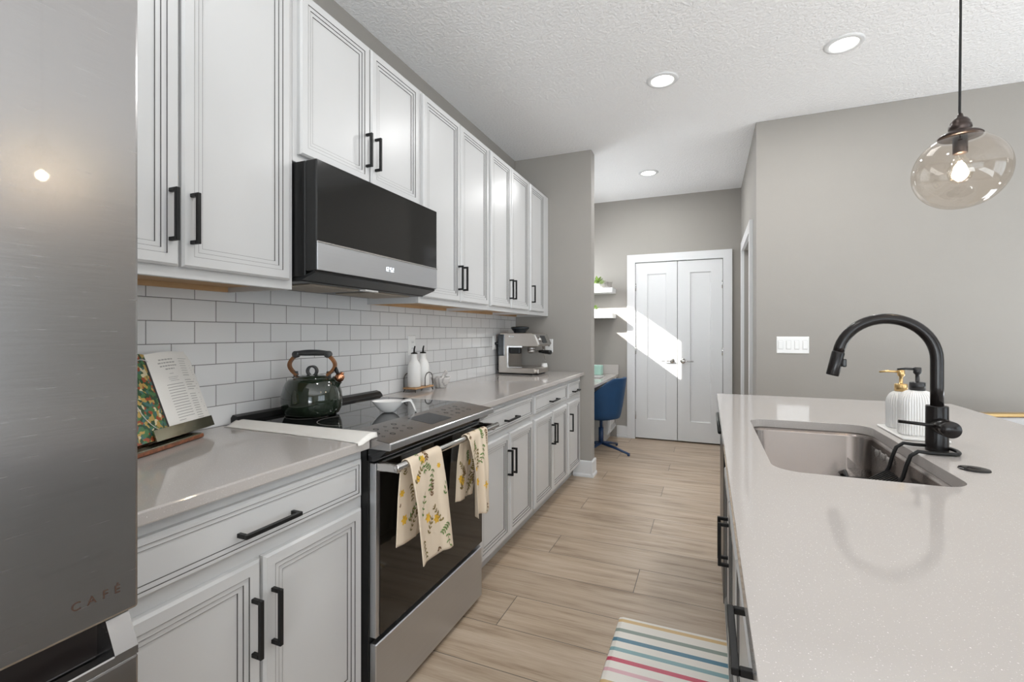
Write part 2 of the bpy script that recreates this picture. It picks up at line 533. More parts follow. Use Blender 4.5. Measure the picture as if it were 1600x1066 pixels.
    def grid(s, fn, nu, nv, mi=0, smooth=True, flip=False):
        V = [[s.bm.verts.new(fn(i / nu, j / nv)) for j in range(nv + 1)] for i in range(nu + 1)]
        for i in range(nu):
            for j in range(nv):
                q = [V[i][j], V[i + 1][j], V[i + 1][j + 1], V[i][j + 1]]
                f = s.bm.faces.new(q[::-1] if flip else q)
                f.material_index = mi
                f.smooth = smooth
        return V
    def panel(s, a0, a1, b0, b1, prof, f, mi=0, back=True):
        """nested rectangles: prof = [(inset, depth, material)...]; f(a,b,d)->xyz"""
        t = bmesh.new()
        rings = []
        for ins, d, *_ in prof:
            rings.append([t.verts.new(f(a, b, d)) for a, b in ((a0 + ins, b0 + ins), (a1 - ins, b0 + ins), (a1 - ins, b1 - ins), (a0 + ins, b1 - ins))])
        for k in range(1, len(rings)):
            for i in range(4):
                fc = t.faces.new((rings[k - 1][i], rings[k - 1][(i + 1) % 4], rings[k][(i + 1) % 4], rings[k][i]))
                fc.material_index = prof[k][2] if len(prof[k]) > 2 else 0
        t.faces.new(rings[-1])
        if back:
            t.faces.new(rings[0][::-1])
        bmesh.ops.recalc_face_normals(t, faces=t.faces[:])
        return s._merge(t, None)
    def build(s, name, mats, parent=None, smooth=None):
        me = bpy.data.meshes.new(name)
        off = OFF.get(parent.name, Vector((0, 0, 0))) if parent is not None else Vector((0, 0, 0))
        if off.length > 0:
            for v in s.bm.verts:
                v.co -= off
        s.bm.to_mesh(me)
        s.bm.free()
        for m in (mats if isinstance(mats, (list, tuple)) else [mats]):
            me.materials.append(m)
        o = bpy.data.objects.new(name, me)
        COL.objects.link(o)
        if parent is not None:
            o.parent = parent
            OFF[o.name] = off
        return o

OFF = {}
def thing(name, label, cat, loc=(0, 0, 0), group=None, rz=0.0, local=False):
    o = bpy.data.objects.new(name, None)
    o.empty_display_size = 0.05
    COL.objects.link(o)
    o.location = loc
    o.rotation_euler = (0, 0, rz)
    o['label'] = label
    o['category'] = cat
    if group:
        o['group'] = group
    OFF[o.name] = Vector((0, 0, 0)) if local else Vector(loc)
    return o

def tag(o, label, cat, group=None):
    o['label'] = label
    o['category'] = cat
    if group:
        o['group'] = group
    return o

def struct(o):
    o['kind'] = 'structure'
    return o

def box_obj(name, a, b, m, parent=None, bev=0.0, seg=1):
    return MB().box(a, b, bev, seg).build(name, m, parent)

def arc(c, r, a0, a1, n, f):
    return [f(c[0] + r * math.cos(a0 + (a1 - a0) * i / n), c[1] + r * math.sin(a0 + (a1 - a0) * i / n)) for i in range(n + 1)]

def rrect(x0, x1, y0, y1, r, n=8):
    pts = []
    for cx, cy, a in ((x1 - r, y0 + r, -PI / 2), (x1 - r, y1 - r, 0), (x0 + r, y1 - r, PI / 2), (x0 + r, y0 + r, PI)):
        for i in range(n + 1):
            t = a + PI / 2 * i / n
            pts.append((cx + r * math.cos(t), cy + r * math.sin(t)))
    return pts

# ------------------------------------------------------------------ room shell
CZ = 2.856                     # ceiling height
XW = -1.66                     # kitchen wall
YE, YB = 4.05, 5.75            # end wall, back wall
struct(box_obj('floor', (-1.9, -8.0, -0.08), (5.3, 6.6, 0.0), M['floor']))
struct(box_obj('ceiling', (-1.9, -8.0, CZ), (5.3, 6.6, CZ + 0.12), M['ceiling']))  # extended past the rear wall as an added overhang that blocks sun
# left wall with the high window over the desk
WY0, WY1, WZ0, WZ1 = 4.213, 5.60, 1.71, 2.185
w = MB()
w.box((XW - 0.14, -4.5, 0), (XW, WY0 - 0.06, CZ))
w.box((XW - 0.04, WY0 - 0.06, 0), (XW, WY1, WZ0))
w.box((XW - 0.04, WY0 - 0.06, WZ1), (XW, WY1, CZ))
w.box((XW - 0.04, WY0 - 0.06, WZ0), (XW, WY0, WZ1))
w.box((XW - 0.04, WY1, 0), (XW, 6.5, CZ))
struct(w.build('wall_left', M['wall']))
w = MB()
for a, b in (((WY0, WZ0 - 0.02), (WY1, WZ0)), ((WY0, WZ1), (WY1, WZ1 + 0.02))):
    w.box((XW - 0.035, a[0], a[1]), (XW + 0.012, b[0], b[1]))
w.box((XW - 0.035, WY0 - 0.02, WZ0 - 0.02), (XW + 0.012, WY0, WZ1 + 0.02))
w.box((XW - 0.035, WY1, WZ0 - 0.02), (XW + 0.012, WY1 + 0.02, WZ1 + 0.02))
win = struct(w.build('window_1', M['trim']))
MB().box((XW - 0.022, WY0, WZ0), (XW - 0.018, WY1, WZ1)).build('pane', M['pane'], win)
# end wall return beside the counter
struct(box_obj('wall_end', (XW, YE, 0), (-0.94, YE + 0.12, CZ), M['wall'], bev=0.004, seg=2))
# right wall (faces the kitchen) and the hall wall behind its corner
struct(box_obj('wall_right', (0.335, 4.01, 0), (5.3, 4.13, CZ), M['wall'], bev=0.004, seg=2))
D2Y0, D2Y1, D2Z = 4.36, 5.28, 2.085
w = MB()
w.box((0.335, 4.13, 0), (0.455, D2Y0, CZ))
w.box((0.335, D2Y0, D2Z), (0.455, D2Y1, CZ))
w.box((0.335, D2Y1, 0), (0.455, YB, CZ))
struct(w.build('wall_hall', M['wall']))
# back wall with the closet opening
DX0, DX1, DZ = -0.802, 0.152, 2.092
w = MB()
w.box((XW, YB, 0), (DX0, YB + 0.12, CZ))
w.box((DX1, YB, 0), (0.6, YB + 0.12, CZ))
w.box((DX0, YB, DZ), (DX1, YB + 0.12, CZ))
struct(w.build('wall_back', M['wall']))
w = MB()
w.box((DX0 - 0.02, YB + 0.12, 0), (DX1 + 0.02, YB + 0.14, DZ + 0.02))
struct(w.build('closet_dark_sheet', M['dark']))  # closet's darkness put into this sheet's colour, so the door gaps read dark
# rear and far side of the living room (behind and beside the camera)
w = MB()
w.box((-1.9, -4.62, 0), (-1.0, -4.5, CZ))
w.box((4.3, -4.62, 0), (5.3, -4.5, CZ))
w.box((-1.0, -4.62, 2.45), (4.3, -4.5, CZ))
struct(w.build('wall_rear', M['wall']))
w = MB()
w.box((5.05, -4.5, 0), (5.17, -1.3, CZ))
w.box((5.05, 1.7, 0), (5.17, 4.01, CZ))
w.box((5.05, -1.3, 0), (5.17, 1.7, 0.35))
w.box((5.05, -1.3, 2.45), (5.17, 1.7, CZ))
struct(w.build('wall_side', M['wall']))
w = MB()
for x in (-1.0, 0.74, 2.5, 4.25):
    w.box((x, -4.58, 0), (x + 0.06, -4.52, 2.45))
w.box((-1.0, -4.58, 0), (4.3, -4.52, 0.08))
w.box((-1.0, -4.58, 2.38), (4.3, -4.52, 2.45))
win = struct(w.build('window_2', M['trim']))
MB().box((-0.98, -4.553, 0.05), (4.28, -4.547, 2.4)).build('pane', M['pane'], win)
w = MB()
for y in (-1.3, -0.32, 0.66, 1.64):
    w.box((5.08, y, 0.35), (5.14, y + 0.06, 2.45))
w.box((5.08, -1.3, 0.35), (5.14, 1.7, 0.42))
w.box((5.08, -1.3, 2.38), (5.14, 1.7, 2.45))
win = struct(w.build('window_3', M['trim']))
MB().box((5.107, -1.26, 0.4), (5.113, 1.66, 2.4)).build('pane', M['pane'], win)

# baseboards
def base_prof(lo, hi, y):   # along X, facing -Y
    return MB().prism([(0, 0), (-0.022, 0), (-0.022, 0.018), (-0.014, 0.03), (-0.014, 0.132), (-0.010, 0.14), (0, 0.14)], lambda a, b, d: (d, y + a, b), lo, hi)
w = base_prof(-1.10, -0.940, YE)
w.prism([(0, 0), (0.022, 0), (0.022, 0.018), (0.014, 0.03), (0.014, 0.132), (0.010, 0.14), (0, 0.14)], lambda a, b, d: (-0.94 + a, d, b), YE - 0.022, YE + 0.134)
struct(w.build('baseboard_end', M['trim']))
struct(base_prof(-1.02, -0.895, YB).build('baseboard_back', M['trim']))
struct(base_prof(0.335, 5.05, 4.01).build('baseboard_right', M['trim']))

# closet double door on the back wall
def casing(f, a0, a1, top, wd=0.093, th=0.026):
    m = MB()
    m.prism([(a0 - wd, 0), (a0, 0), (a0, top), (a1, top), (a1, 0), (a1 + wd, 0), (a1 + wd, top + wd), (a0 - wd, top + wd)], f, 0, th)
    return m
m = casing(lambda a, b, d: (a, YB - d, b), DX0, DX1, DZ)
struct(m.build('trim_1', M['trim']))
def leaf(nm, x0, x1, lever_x, sgn):
    m = MB()
    f = lambda a, b, d: (a, YB - 0.008 - d, b)
    zb, zt = 0.015, 2.086
    # stiles and rails around one recessed panel
    px0, px1, pz0, pz1 = x0 + 0.135, x1 - 0.120, 0.24, 1.95
    for a, b in (((x0, zb), (px0, zt)), ((px1, zb), (x1, zt)), ((px0, zb), (px1, pz0)), ((px0, pz1), (px1, zt))):
        m.box((a[0], YB - 0.008, a[1]), (b[0], YB + 0.03, b[1]))
    t = MB()
    m.panel(px0, px1, pz0, pz1, [(0, 0.0), (0.003, -0.011), (0.012, -0.013), (0.014, -0.013)], f, back=False)
    d = struct(m.build(nm, M['trim']))
    h = MB()
    h.lathe([(0, 0), (0.031, 0), (0.031, 0.006), (0.026, 0.012), (0.012, 0.014), (0.010, 0.045), (0, 0.046)], (lever_x, YB - 0.008, 0.935), 24, axis=(0, -1, 0), caps=False)
    h.tube([(lever_x, YB - 0.05, 0.935), (lever_x + sgn * 0.03, YB - 0.055, 0.935), (lever_x + sgn * 0.115, YB - 0.05, 0.933)], [0.010, 0.009, 0.007], 10)
    h.build('door_handle', M['chrome'], d)
    hx = x0 if sgn < 0 else x1
    for z in (0.28, 1.05, 1.80):
        MB().cyl((hx, YB - 0.014, z - 0.045), (hx, YB - 0.014, z + 0.045), 0.008, 10).build('hinge', M['chrome'], d)
    k = (x1 - 0.06) if sgn < 0 else (x0 + 0.06)
    MB().box((k - 0.035, YB - 0.010, zt + 0.001), (k + 0.035, YB + 0.01, zt + 0.006)).build('roller_catch', M['black'], d)
leaf('door_1', -0.798, -0.331, -0.385, -1)
leaf('door_2', -0.325, 0.148, -0.268, 1)
# hall door, seen edge-on
m = casing(lambda a, b, d: (0.335 - d, a, b), D2Y0, D2Y1, D2Z)
struct(m.build('trim_2', M['trim']))
m = MB()
m.box((0.375, D2Y0 + 0.003, 0.01), (0.415, D2Y1 - 0.003, D2Z - 0.003))
f = lambda a, b, d: (0.372 - d, a, b)
m.panel(D2Y0 + 0.12, D2Y1 - 0.12, 0.24, 1.95, [(0, 0.0), (0.02, 0.006), (0.03, 0.002)], f)
d = struct(m.build('door_3', M['trim']))
h = MB().lathe([(0, 0), (0.030, 0), (0.030, 0.006), (0.012, 0.012), (0.010, 0.04), (0, 0.041)], (0.375, D2Y0 + 0.07, 0.93), 20, axis=(-1, 0, 0), caps=False)
h.build('door_handle', M['chrome'], d)

# tiled backsplash
bs = MB()
bs.box((XW, 0.30, 0.914), (XW + 0.008, YE, 1.43))
bs.box((XW, 1.21, 1.43), (XW + 0.008, 1.99, 1.50))
struct(bs.build('wall_backsplash', M['tile']))

# ------------------------------------------------------------------ ceiling lights
def recessed(x, y, label):
    t = thing('recessed_light', label, 'ceiling light', (x, y, CZ), 'recessed ceiling lights')
    MB().lathe([(0.066, -0.001), (0.070, -0.009), (0.090, -0.007), (0.096, -0.002), (0.096, 0)], (x, y, CZ), 40, caps=False).build('trim_ring', M['trim'], t)
    MB().lathe([(0, -0.004), (0.067, -0.004), (0.067, 0.0)], (x, y, CZ), 40, caps=False).build('lens', M['lens'], t)
    lamp('downward_glow', 'AREA', (x, y, CZ - 0.012), 7.5 if y < 4 else 10.5, (0.985, 0.985, 0.985), 0.13, shape='DISK', direction=(0, 0, -1))
recessed(0.693, 3.105, 'round recessed ceiling light nearest the hanging glass pendant')
recessed(-0.267, 3.11, 'round recessed ceiling light over the aisle between island and wall cabinets')
recessed(-0.551, 4.857, 'smallest round recessed ceiling light, in the hall before the closet doors')

# ------------------------------------------------------------------ cabinets
CABP = [(0, -0.02), (0, -0.006), (0.006, 0), (0.031, 0), (0.0318, 0, 1), (0.0321, -0.0030, 1), (0.0445, -0.0032), (0.0453, -0.0032, 1), (0.0456, -0.0062, 1), (0.0575, -0.0064), (0.0583, -0.0064, 1), (0.0586, -0.0094, 1)]
DRWP = [(0, -0.02), (0, -0.006), (0.006, 0), (0.013, 0), (0.0139, 0, 1), (0.0142, -0.0026, 1), (0.024, -0.0026), (0.0249, -0.0026, 1), (0.0252, -0.005, 1)]
CM = [M['cab'], M['glaze']]

def pull(parent, f, a, b, horizontal, L=0.14, so=0.033, w=0.0105):
    """square bar pull, f(a,b,d) maps to world"""
    m = MB()
    def bx(a0, a1, b0, b1, d0, d1):
        p, q = f(a0, b0, d0), f(a1, b1, d1)
        m.box(p, q, 0.0012)
    h = L / 2
    if horizontal:
        bx(a - h, a + h, b - w / 2, b + w / 2, so - w, so)
        bx(a - h, a - h + w, b - w / 2, b + w / 2, 0, so - w)
        bx(a + h - w, a + h, b - w / 2, b + w / 2, 0, so - w)
    else:
        bx(a - w / 2, a + w / 2, b - h, b + h, so - w, so)
        bx(a - w / 2, a + w / 2, b - h, b - h + w, 0, so - w)
        bx(a - w / 2, a + w / 2, b + h - w, b + h, 0, so - w)
    return m.build('handle', M['black'], parent)

XU, XUB = -1.315, -1.335
fU = lambda a, b, d: (XU + d, a, b)
def upper(y0, y1, z0, z1, doors, label, name='wall_cabinet', pz=1.57, dz0=None, dz1=None):
    t = thing(name, label, 'cabinet', (XW, (y0 + y1) / 2, z0), 'white wall cabinets')
    m = MB()
    m.box((XW + 0.008, y0, z0), (XUB - 0.018, y0 + 0.016, z1))
    m.box((XW + 0.008, y1 - 0.016, z0), (XUB - 0.018, y1, z1))
    m.box((XW + 0.008, y0, z1 - 0.016), (XUB - 0.018, y1, z1))
    m.box((XUB - 0.018, y0, z0), (XUB, y1, z1), 0.0015)
    m.build('body', M['cab'], t)
    MB().box((XW + 0.008, y0 + 0.016, z0 + 0.018), (XUB - 0.018, y1 - 0.016, z0 + 0.024)).box((XW + 0.009, y0 + 0.016, z0 + 0.0005), (XW + 0.024, y1 - 0.016, z0 + 0.020)).build('bottom_panel', M['ply'], t)
    for a0, a1, hy in doors:
        d = MB().panel(a0, a1, dz0 or z0 + 0.030, dz1 or z1 - 0.015, CABP, fU).build('door', CM, t)
        pull(d, fU, hy, pz, False, 0.14)
    return t
UZ0, UZ1 = 1.406, 2.474
upper(0.470, 1.2155, UZ0, UZ1, [(0.495, 0.826, 0.802), (0.834, 1.192, 0.858)], 'white wall cabinet with two doors above the cookbook, next to the refrigerator')
upper(1.2165, 1.9855, 1.856, UZ1, [(1.236, 1.600, 1.576), (1.610, 1.966, 1.634)], 'short white wall cabinet directly above the microwave', pz=2.016, dz0=1.884)
upper(1.9865, 2.785, UZ0, UZ1, [(2.006, 2.383, 2.360), (2.392, 2.765, 2.416)], 'white two-door wall cabinet just past the microwave, above the oil bottles')
upper(2.786, 3.524, UZ0, UZ1, [(2.803, 3.136, 3.113), (3.146, 3.506, 3.170)], 'white two-door wall cabinet between the one past the microwave and the single-door one')
upper(3.525, 4.048, UZ0, UZ1, [(3.546, 3.885, 3.572)], 'narrow single-door white wall cabinet above the espresso machine')

XB, XBB = -1.02, -1.04
fB = lambda a, b, d: (XB + d, a, b)
def base(y0, y1, drawers, doors, label):
    t = thing('base_cabinet', label, 'cabinet', (XW, (y0 + y1) / 2, 0), 'white base cabinets')
    m = MB()
    m.box((XW + 0.01, y0, 0.11), (XBB, y1, 0.883), 0.0015)
    m.box((XW + 0.01, y0, 0.0), (XBB - 0.075, y1, 0.11))
    m.build('body', M['cab'], t)
    for a0, a1 in drawers:
        d = MB().panel(a0, a1, 0.735, 0.853, DRWP, fB).build('drawer', CM, t)
        pull(d, fB, (a0 + a1) / 2, 0.780, True, 0.165)
    for a0, a1, hy in doors:
        d = MB().panel(a0, a1, 0.128, 0.698, CABP, fB).build('door', CM, t)
        pull(d, fB, hy, 0.541, False, 0.142)
    return t
base(0.472, 1.2205, [(0.500, 1.203)], [(0.480, 0.835, 0.812), (0.845, 1.203, 0.868)], 'white base cabinet with one wide drawer and two doors beside the refrigerator')
base(1.996, 2.808, [(2.050, 2.786)], [(2.040, 2.411, 2.388), (2.422, 2.786, 2.445)], 'white base cabinet with a drawer and two doors just past the range')
base(2.809, 3.594, [(2.832, 3.568)], [(2.832, 3.198, 3.175), (3.209, 3.568, 3.232)], 'white two-door base cabinet between the one beside the range and the narrow one')
base(3.595, 4.048, [(3.616, 3.975)], [(3.616, 3.975, 3.645)], 'narrow white base cabinet with one drawer and one door against the end wall')

# countertops on the wall run
def worktop(name, a, b, label):
    o = box_obj(name, a, b, M['quartz'], bev=0.004, seg=2)
    return tag(o, label, 'countertop')
XC = -1.002
worktop('countertop', (XW + 0.009, 0.4695, 0.884), (XC, 1.2195, 0.914), 'white quartz countertop holding the cookbook beside the refrigerator')
worktop('countertop', (XW + 0.009, 1.995, 0.884), (XC, 4.048, 0.914), 'long white quartz countertop holding the espresso machine and oil bottles')

# white gap cover strip between counter and range
g = MB()
def gapf(u, v):
    x = -1.62 + (0.0 + 0.622) * u
    wv = 0.0016 * math.sin(u * 17) + 0.0007 * math.sin(u * 41)
    y = 1.172 - 0.016 * u ** 3 + (0.066 + 0.022 * u ** 3) * v + (wv if v < 0.1 else 0)
    z = 0.9168 + 0.0012 * math.sin(u * 26 + v * 3) * v * (1 - v) + 0.0165 * min(1, max(0, v * 1.75 - 0.3))
    return x, y, z
V1 = g.grid(gapf, 48, 6)
top_edge = [V1[-1][j].co.copy() for j in range(7)]
def gaplip(u, v):
    p = top_edge[int(round(u * 6))]
    return p.x + 0.004 * v, p.y, p.z - 0.016 * v * (0.6 + 0.4 * u)
g.grid(gaplip, 6, 3)
o = g.build('gap_cover', M['offwhite_plastic'])
sd = o.modifiers.new('thickness', 'SOLIDIFY')
sd.thickness = 0.0018
tag(o, 'wrinkled white strip covering the gap between countertop and range', 'gap cover')

# ------------------------------------------------------------------ refrigerator
FX = -0.845
fr = thing('refrigerator', 'tall brushed stainless steel refrigerator with pocket handle', 'refrigerator', (-1.25, 0.01, 0))
MB().box((XW + 0.02, -0.44, 0.02), (-0.905, 0.466, 1.80), 0.004).build('body', M['lgrey'], fr)
for y0, y1 in ((0.0135, 0.4675), (-0.4415, 0.0105)):
    d = MB().box((-0.90, y0, 0.8165), (FX, y1, 1.795), 0.005, 2).build('door', M['fridge'], fr)
    if y1 > 0.3:
        cu = bpy.data.curves.new('logo', 'FONT')
        cu.body = 'C A F \u00c9'
        cu.size = 0.0175
        cu.space_character = 1.12
        cu.extrude = 0.0004
        lo = bpy.data.objects.new('logo', cu)
        COL.objects.link(lo)
        lo.rotation_euler = (PI / 2, 0, PI / 2)
        dg = bpy.context.evaluated_depsgraph_get()
        me = bpy.data.meshes.new_from_object(lo.evaluated_get(dg))
        bpy.data.objects.remove(lo)
        mw = Matrix.Translation((FX + 0.0004, 0.3795, 0.8535)) @ Matrix.Rotation(PI / 2, 4, 'Z') @ Matrix.Rotation(PI / 2, 4, 'X')
        me.transform(Matrix.Translation(-OFF[d.name]) @ mw)
        me.materials.clear()
        me.materials.append(M['bronze'])
        lo = bpy.data.objects.new('logo', me)
        COL.objects.link(lo)
        lo.parent = d
        lo['label'] = 'bronze lettering on the steel door'
    # lower drawer/door with a scooped pocket grip
    m = MB()
    m.box((-0.90, y0, 0.06), (FX, y1, 0.742), 0.004, 2)
    m.prism([(-0.90, 0.742), (FX - 0.002, 0.742), (FX - 0.002, 0.755), (-0.872, 0.803), (-0.90, 0.803)], lambda a, b, dd: (a, dd, b), y1 - 0.032, y1)
    m.prism([(-0.90, 0.742), (FX - 0.002, 0.742), (FX - 0.002, 0.755), (-0.872, 0.803), (-0.90, 0.803)], lambda a, b, dd: (a, dd, b), y0, y0 + 0.032)
    m.box((FX - 0.014, y0 + 0.03, 0.740), (FX - 0.002, y1 - 0.03, 0.755), 0.002)
    ld = m.build('door', M['fridge'], fr)
    MB().box((-0.904, y0 + 0.032, 0.745), (-0.895, y1 - 0.032, 0.812)).build('pocket_handle', M['recess'], ld)
MB().box((XW + 0.03, -0.42, 0.0), (-0.93, 0.45, 0.02)).build('foot', M['black_plastic'], fr)

# ------------------------------------------------------------------ microwave
mw = thing('microwave', 'black and steel over-the-range microwave under the short wall cabinet', 'microwave', (XW, 1.60, 1.455))
MB().box((XW + 0.01, 1.221, 1.452), (-1.282, 1.981, 1.852), 0.003).build('body', M['black_plastic'], mw)
d = MB().box((-1.278, 1.219, 1.470), (-1.229, 1.984, 1.851), 0.003).build('door', M['black_plastic'], mw)
MB().box((-1.2295, 1.221, 1.572), (-1.2265, 1.983, 1.849), 0.001).build('glass', M['microglass'], d)
MB().box((-1.2295, 1.221, 1.472), (-1.2255, 1.984, 1.566), 0.001).build('control_panel', M['steel'], d)
MB().box((-1.2295, 1.221, 1.566), (-1.2235, 1.984, 1.5715), 0.0008).build('trim_bar', M['chrome'], d)
m = MB()
def seven(m, y, z, s, digit, x=-1.2252):
    seg = {'0': 'abcdef', '1': 'bc', '2': 'abged', '3': 'abgcd', '4': 'fgbc', '5': 'afgcd', '6': 'afgedc', '8': 'abcdefg'}[digit]
    w, h, t = s * 0.55, s, s * 0.13
    R = {'a': (0, h - t, w, h), 'g': (0, h / 2 - t / 2, w, h / 2 + t / 2), 'd': (0, 0, w, t), 'f': (0, h / 2, t, h), 'b': (w - t, h / 2, w, h), 'e': (0, 0, t, h / 2), 'c': (w - t, 0, w, h / 2)}
    for k in seg:
        a, b, c, e = R[k]
        m.box((x, y + a, z + b), (x + 0.0006, y + c, z + e))
for i, ch in enumerate('1252'):
    seven(m, 1.585 + i * 0.014 + (0.005 if i > 1 else 0), 1.512, 0.017, ch)
m.build('clock_display', M['digits'], d)
m = MB().box((XW + 0.02, 1.225, 1.436), (-1.30, 1.978, 1.452), 0.003)
m.prism([(-1.30, 1.452), (-1.30, 1.440), (-1.238, 1.462), (-1.238, 1.470)], lambda a, b, dd: (a, dd, b), 1.222, 1.982)
m.build('vent_panel', M['black_plastic'], mw)
for y in (1.30, 1.66):
    m = MB().box((-1.56, y, 1.430), (-1.34, y + 0.26, 1.437), 0.002)
    for i in range(12):
        m.box((-1.55, y + 0.012 + i * 0.021, 1.4285), (-1.35, y + 0.020 + i * 0.021, 1.431))
    m.build('grease_filter', M['filter'], mw)
MB().box((-1.335, 1.56, 1.430), (-1.305, 1.64, 1.437)).build('lamp_cover', M['white_cer'], mw)

# ------------------------------------------------------------------ range
RY0, RY1 = 1.2235, 1.9935
rg = thing('range', 'black and stainless slide-in electric range holding the kettle', 'range', (-1.32, 1.608, 0))
MB().box((XW + 0.02, RY0, 0.03), (-1.012, RY1, 0.905), 0.002).build('body', M['black_plastic'], rg)
ct = MB().box((-1.625, RY0 - 0.004, 0.916), (-1.10, RY1 + 0.004, 0.926), 0.002).build('cooktop', M['glossblack'], rg)
m = MB().prism([(-1.650, 0.9150), (-1.650, 0.938), (-1.640, 0.950), (-1.615, 0.944), (-1.600, 0.927), (-1.600, 0.9150)], lambda a, b, dd: (a, dd, b), RY0 - 0.004, RY1 + 0.055, bev=0.002)
m.build('rear_rail', M['black_plastic'], rg)
for cx, cy, r in ((-1.48, 1.43, 0.09), (-1.26, 1.40, 0.105), (-1.47, 1.80, 0.075), (-1.26, 1.80, 0.11)):
    MB().lathe([(r, 0), (r, 0.0003), (r - 0.002, 0.0003), (r - 0.002, 0)], (cx, cy, 0.9260), 48, caps=False).build('burner_ring', M['greytwig'], ct)
cp = MB().prism([(-1.105, 0.906), (-1.105, 0.9285), (-0.930, 0.9065), (-0.926, 0.903), (-0.926, 0.882), (-1.02, 0.882)], lambda a, b, dd: (a, dd, b), RY0 - 0.002, RY1 + 0.0005, bev=0.0015).build('control_panel', M['panelsteel'], rg)
MB().box((-0.9255, RY0 - 0.001, 0.884), (-0.9235, RY1, 0.9035), 0.0008).build('front_edge', M['steel'], cp)
def pz(x):                        # top of the control panel at x
    return 0.9285 + (x + 1.105) * (0.9065 - 0.9285) / 0.175 + 0.0004
m = MB()
m.quad([(-1.075, 1.525, pz(-1.075)), (-0.965, 1.525, pz(-0.965)), (-0.965, 1.675, pz(-0.965)), (-1.075, 1.675, pz(-1.075))])
m.build('display', M['screen'], cp)
m = MB()
for i in range(3):
    for j in range(4):
        for y in (1.27, 1.72):
            x0 = -1.06 + i * 0.035
            yy = y + j * 0.05 + (0.012 if i == 1 else 0)
            rr = 0.010 if (i + j) % 2 else 0.006
            pts = [(x0 + rr * math.cos(k * PI / 6), yy + rr * math.sin(k * PI / 6), pz(x0 + rr * math.cos(k * PI / 6))) for k in range(12)]
            for k in range(12):
                a, b = Vector(pts[k]), Vector(pts[(k + 1) % 12])
                c = Vector((x0, yy, pz(x0)))
                m.quad([a, b, b.lerp(c, 0.25), a.lerp(c, 0.25)])
m.build('touch_markings', M['black'], cp)
# sloped black fascia under the panel, oven door, drawer
MB().prism([(-1.02, 0.882), (-0.938, 0.882), (-0.986, 0.842), (-1.02, 0.842)], lambda a, b, dd: (a, dd, b), RY0, RY1, bev=0.001).build('fascia', M['glossblack'], rg)
od = MB().box((-1.010, RY0 + 0.002, 0.272), (-0.985, RY1 - 0.002, 0.836), 0.002).build('oven_door', M['steel'], rg)
MB().box((-0.9855, RY0 + 0.020, 0.274), (-0.9825, RY1 - 0.004, 0.832), 0.001).build('glass', M['ovenglass'], od)
m = MB().cyl((-0.897, RY0 - 0.012, 0.834), (-0.897, RY1 - 0.018, 0.834), 0.0115, 20, bev=0.002)
for y in (RY0 + 0.004, RY1 - 0.045):
    m.box((-0.984, y, 0.812), (-0.902, y + 0.022, 0.840), 0.003)
m.build('handle', M['chrome'], od)
MB().box((-1.010, RY0 + 0.002, 0.022), (-0.984, RY1 - 0.002, 0.252), 0.003).build('drawer', M['steel'], rg)
for y in (RY0 + 0.05, RY1 - 0.05):
    MB().cyl((-1.08, y, 0), (-1.08, y, 0.03), 0.015, 12).build('foot', M['black_plastic'], rg)

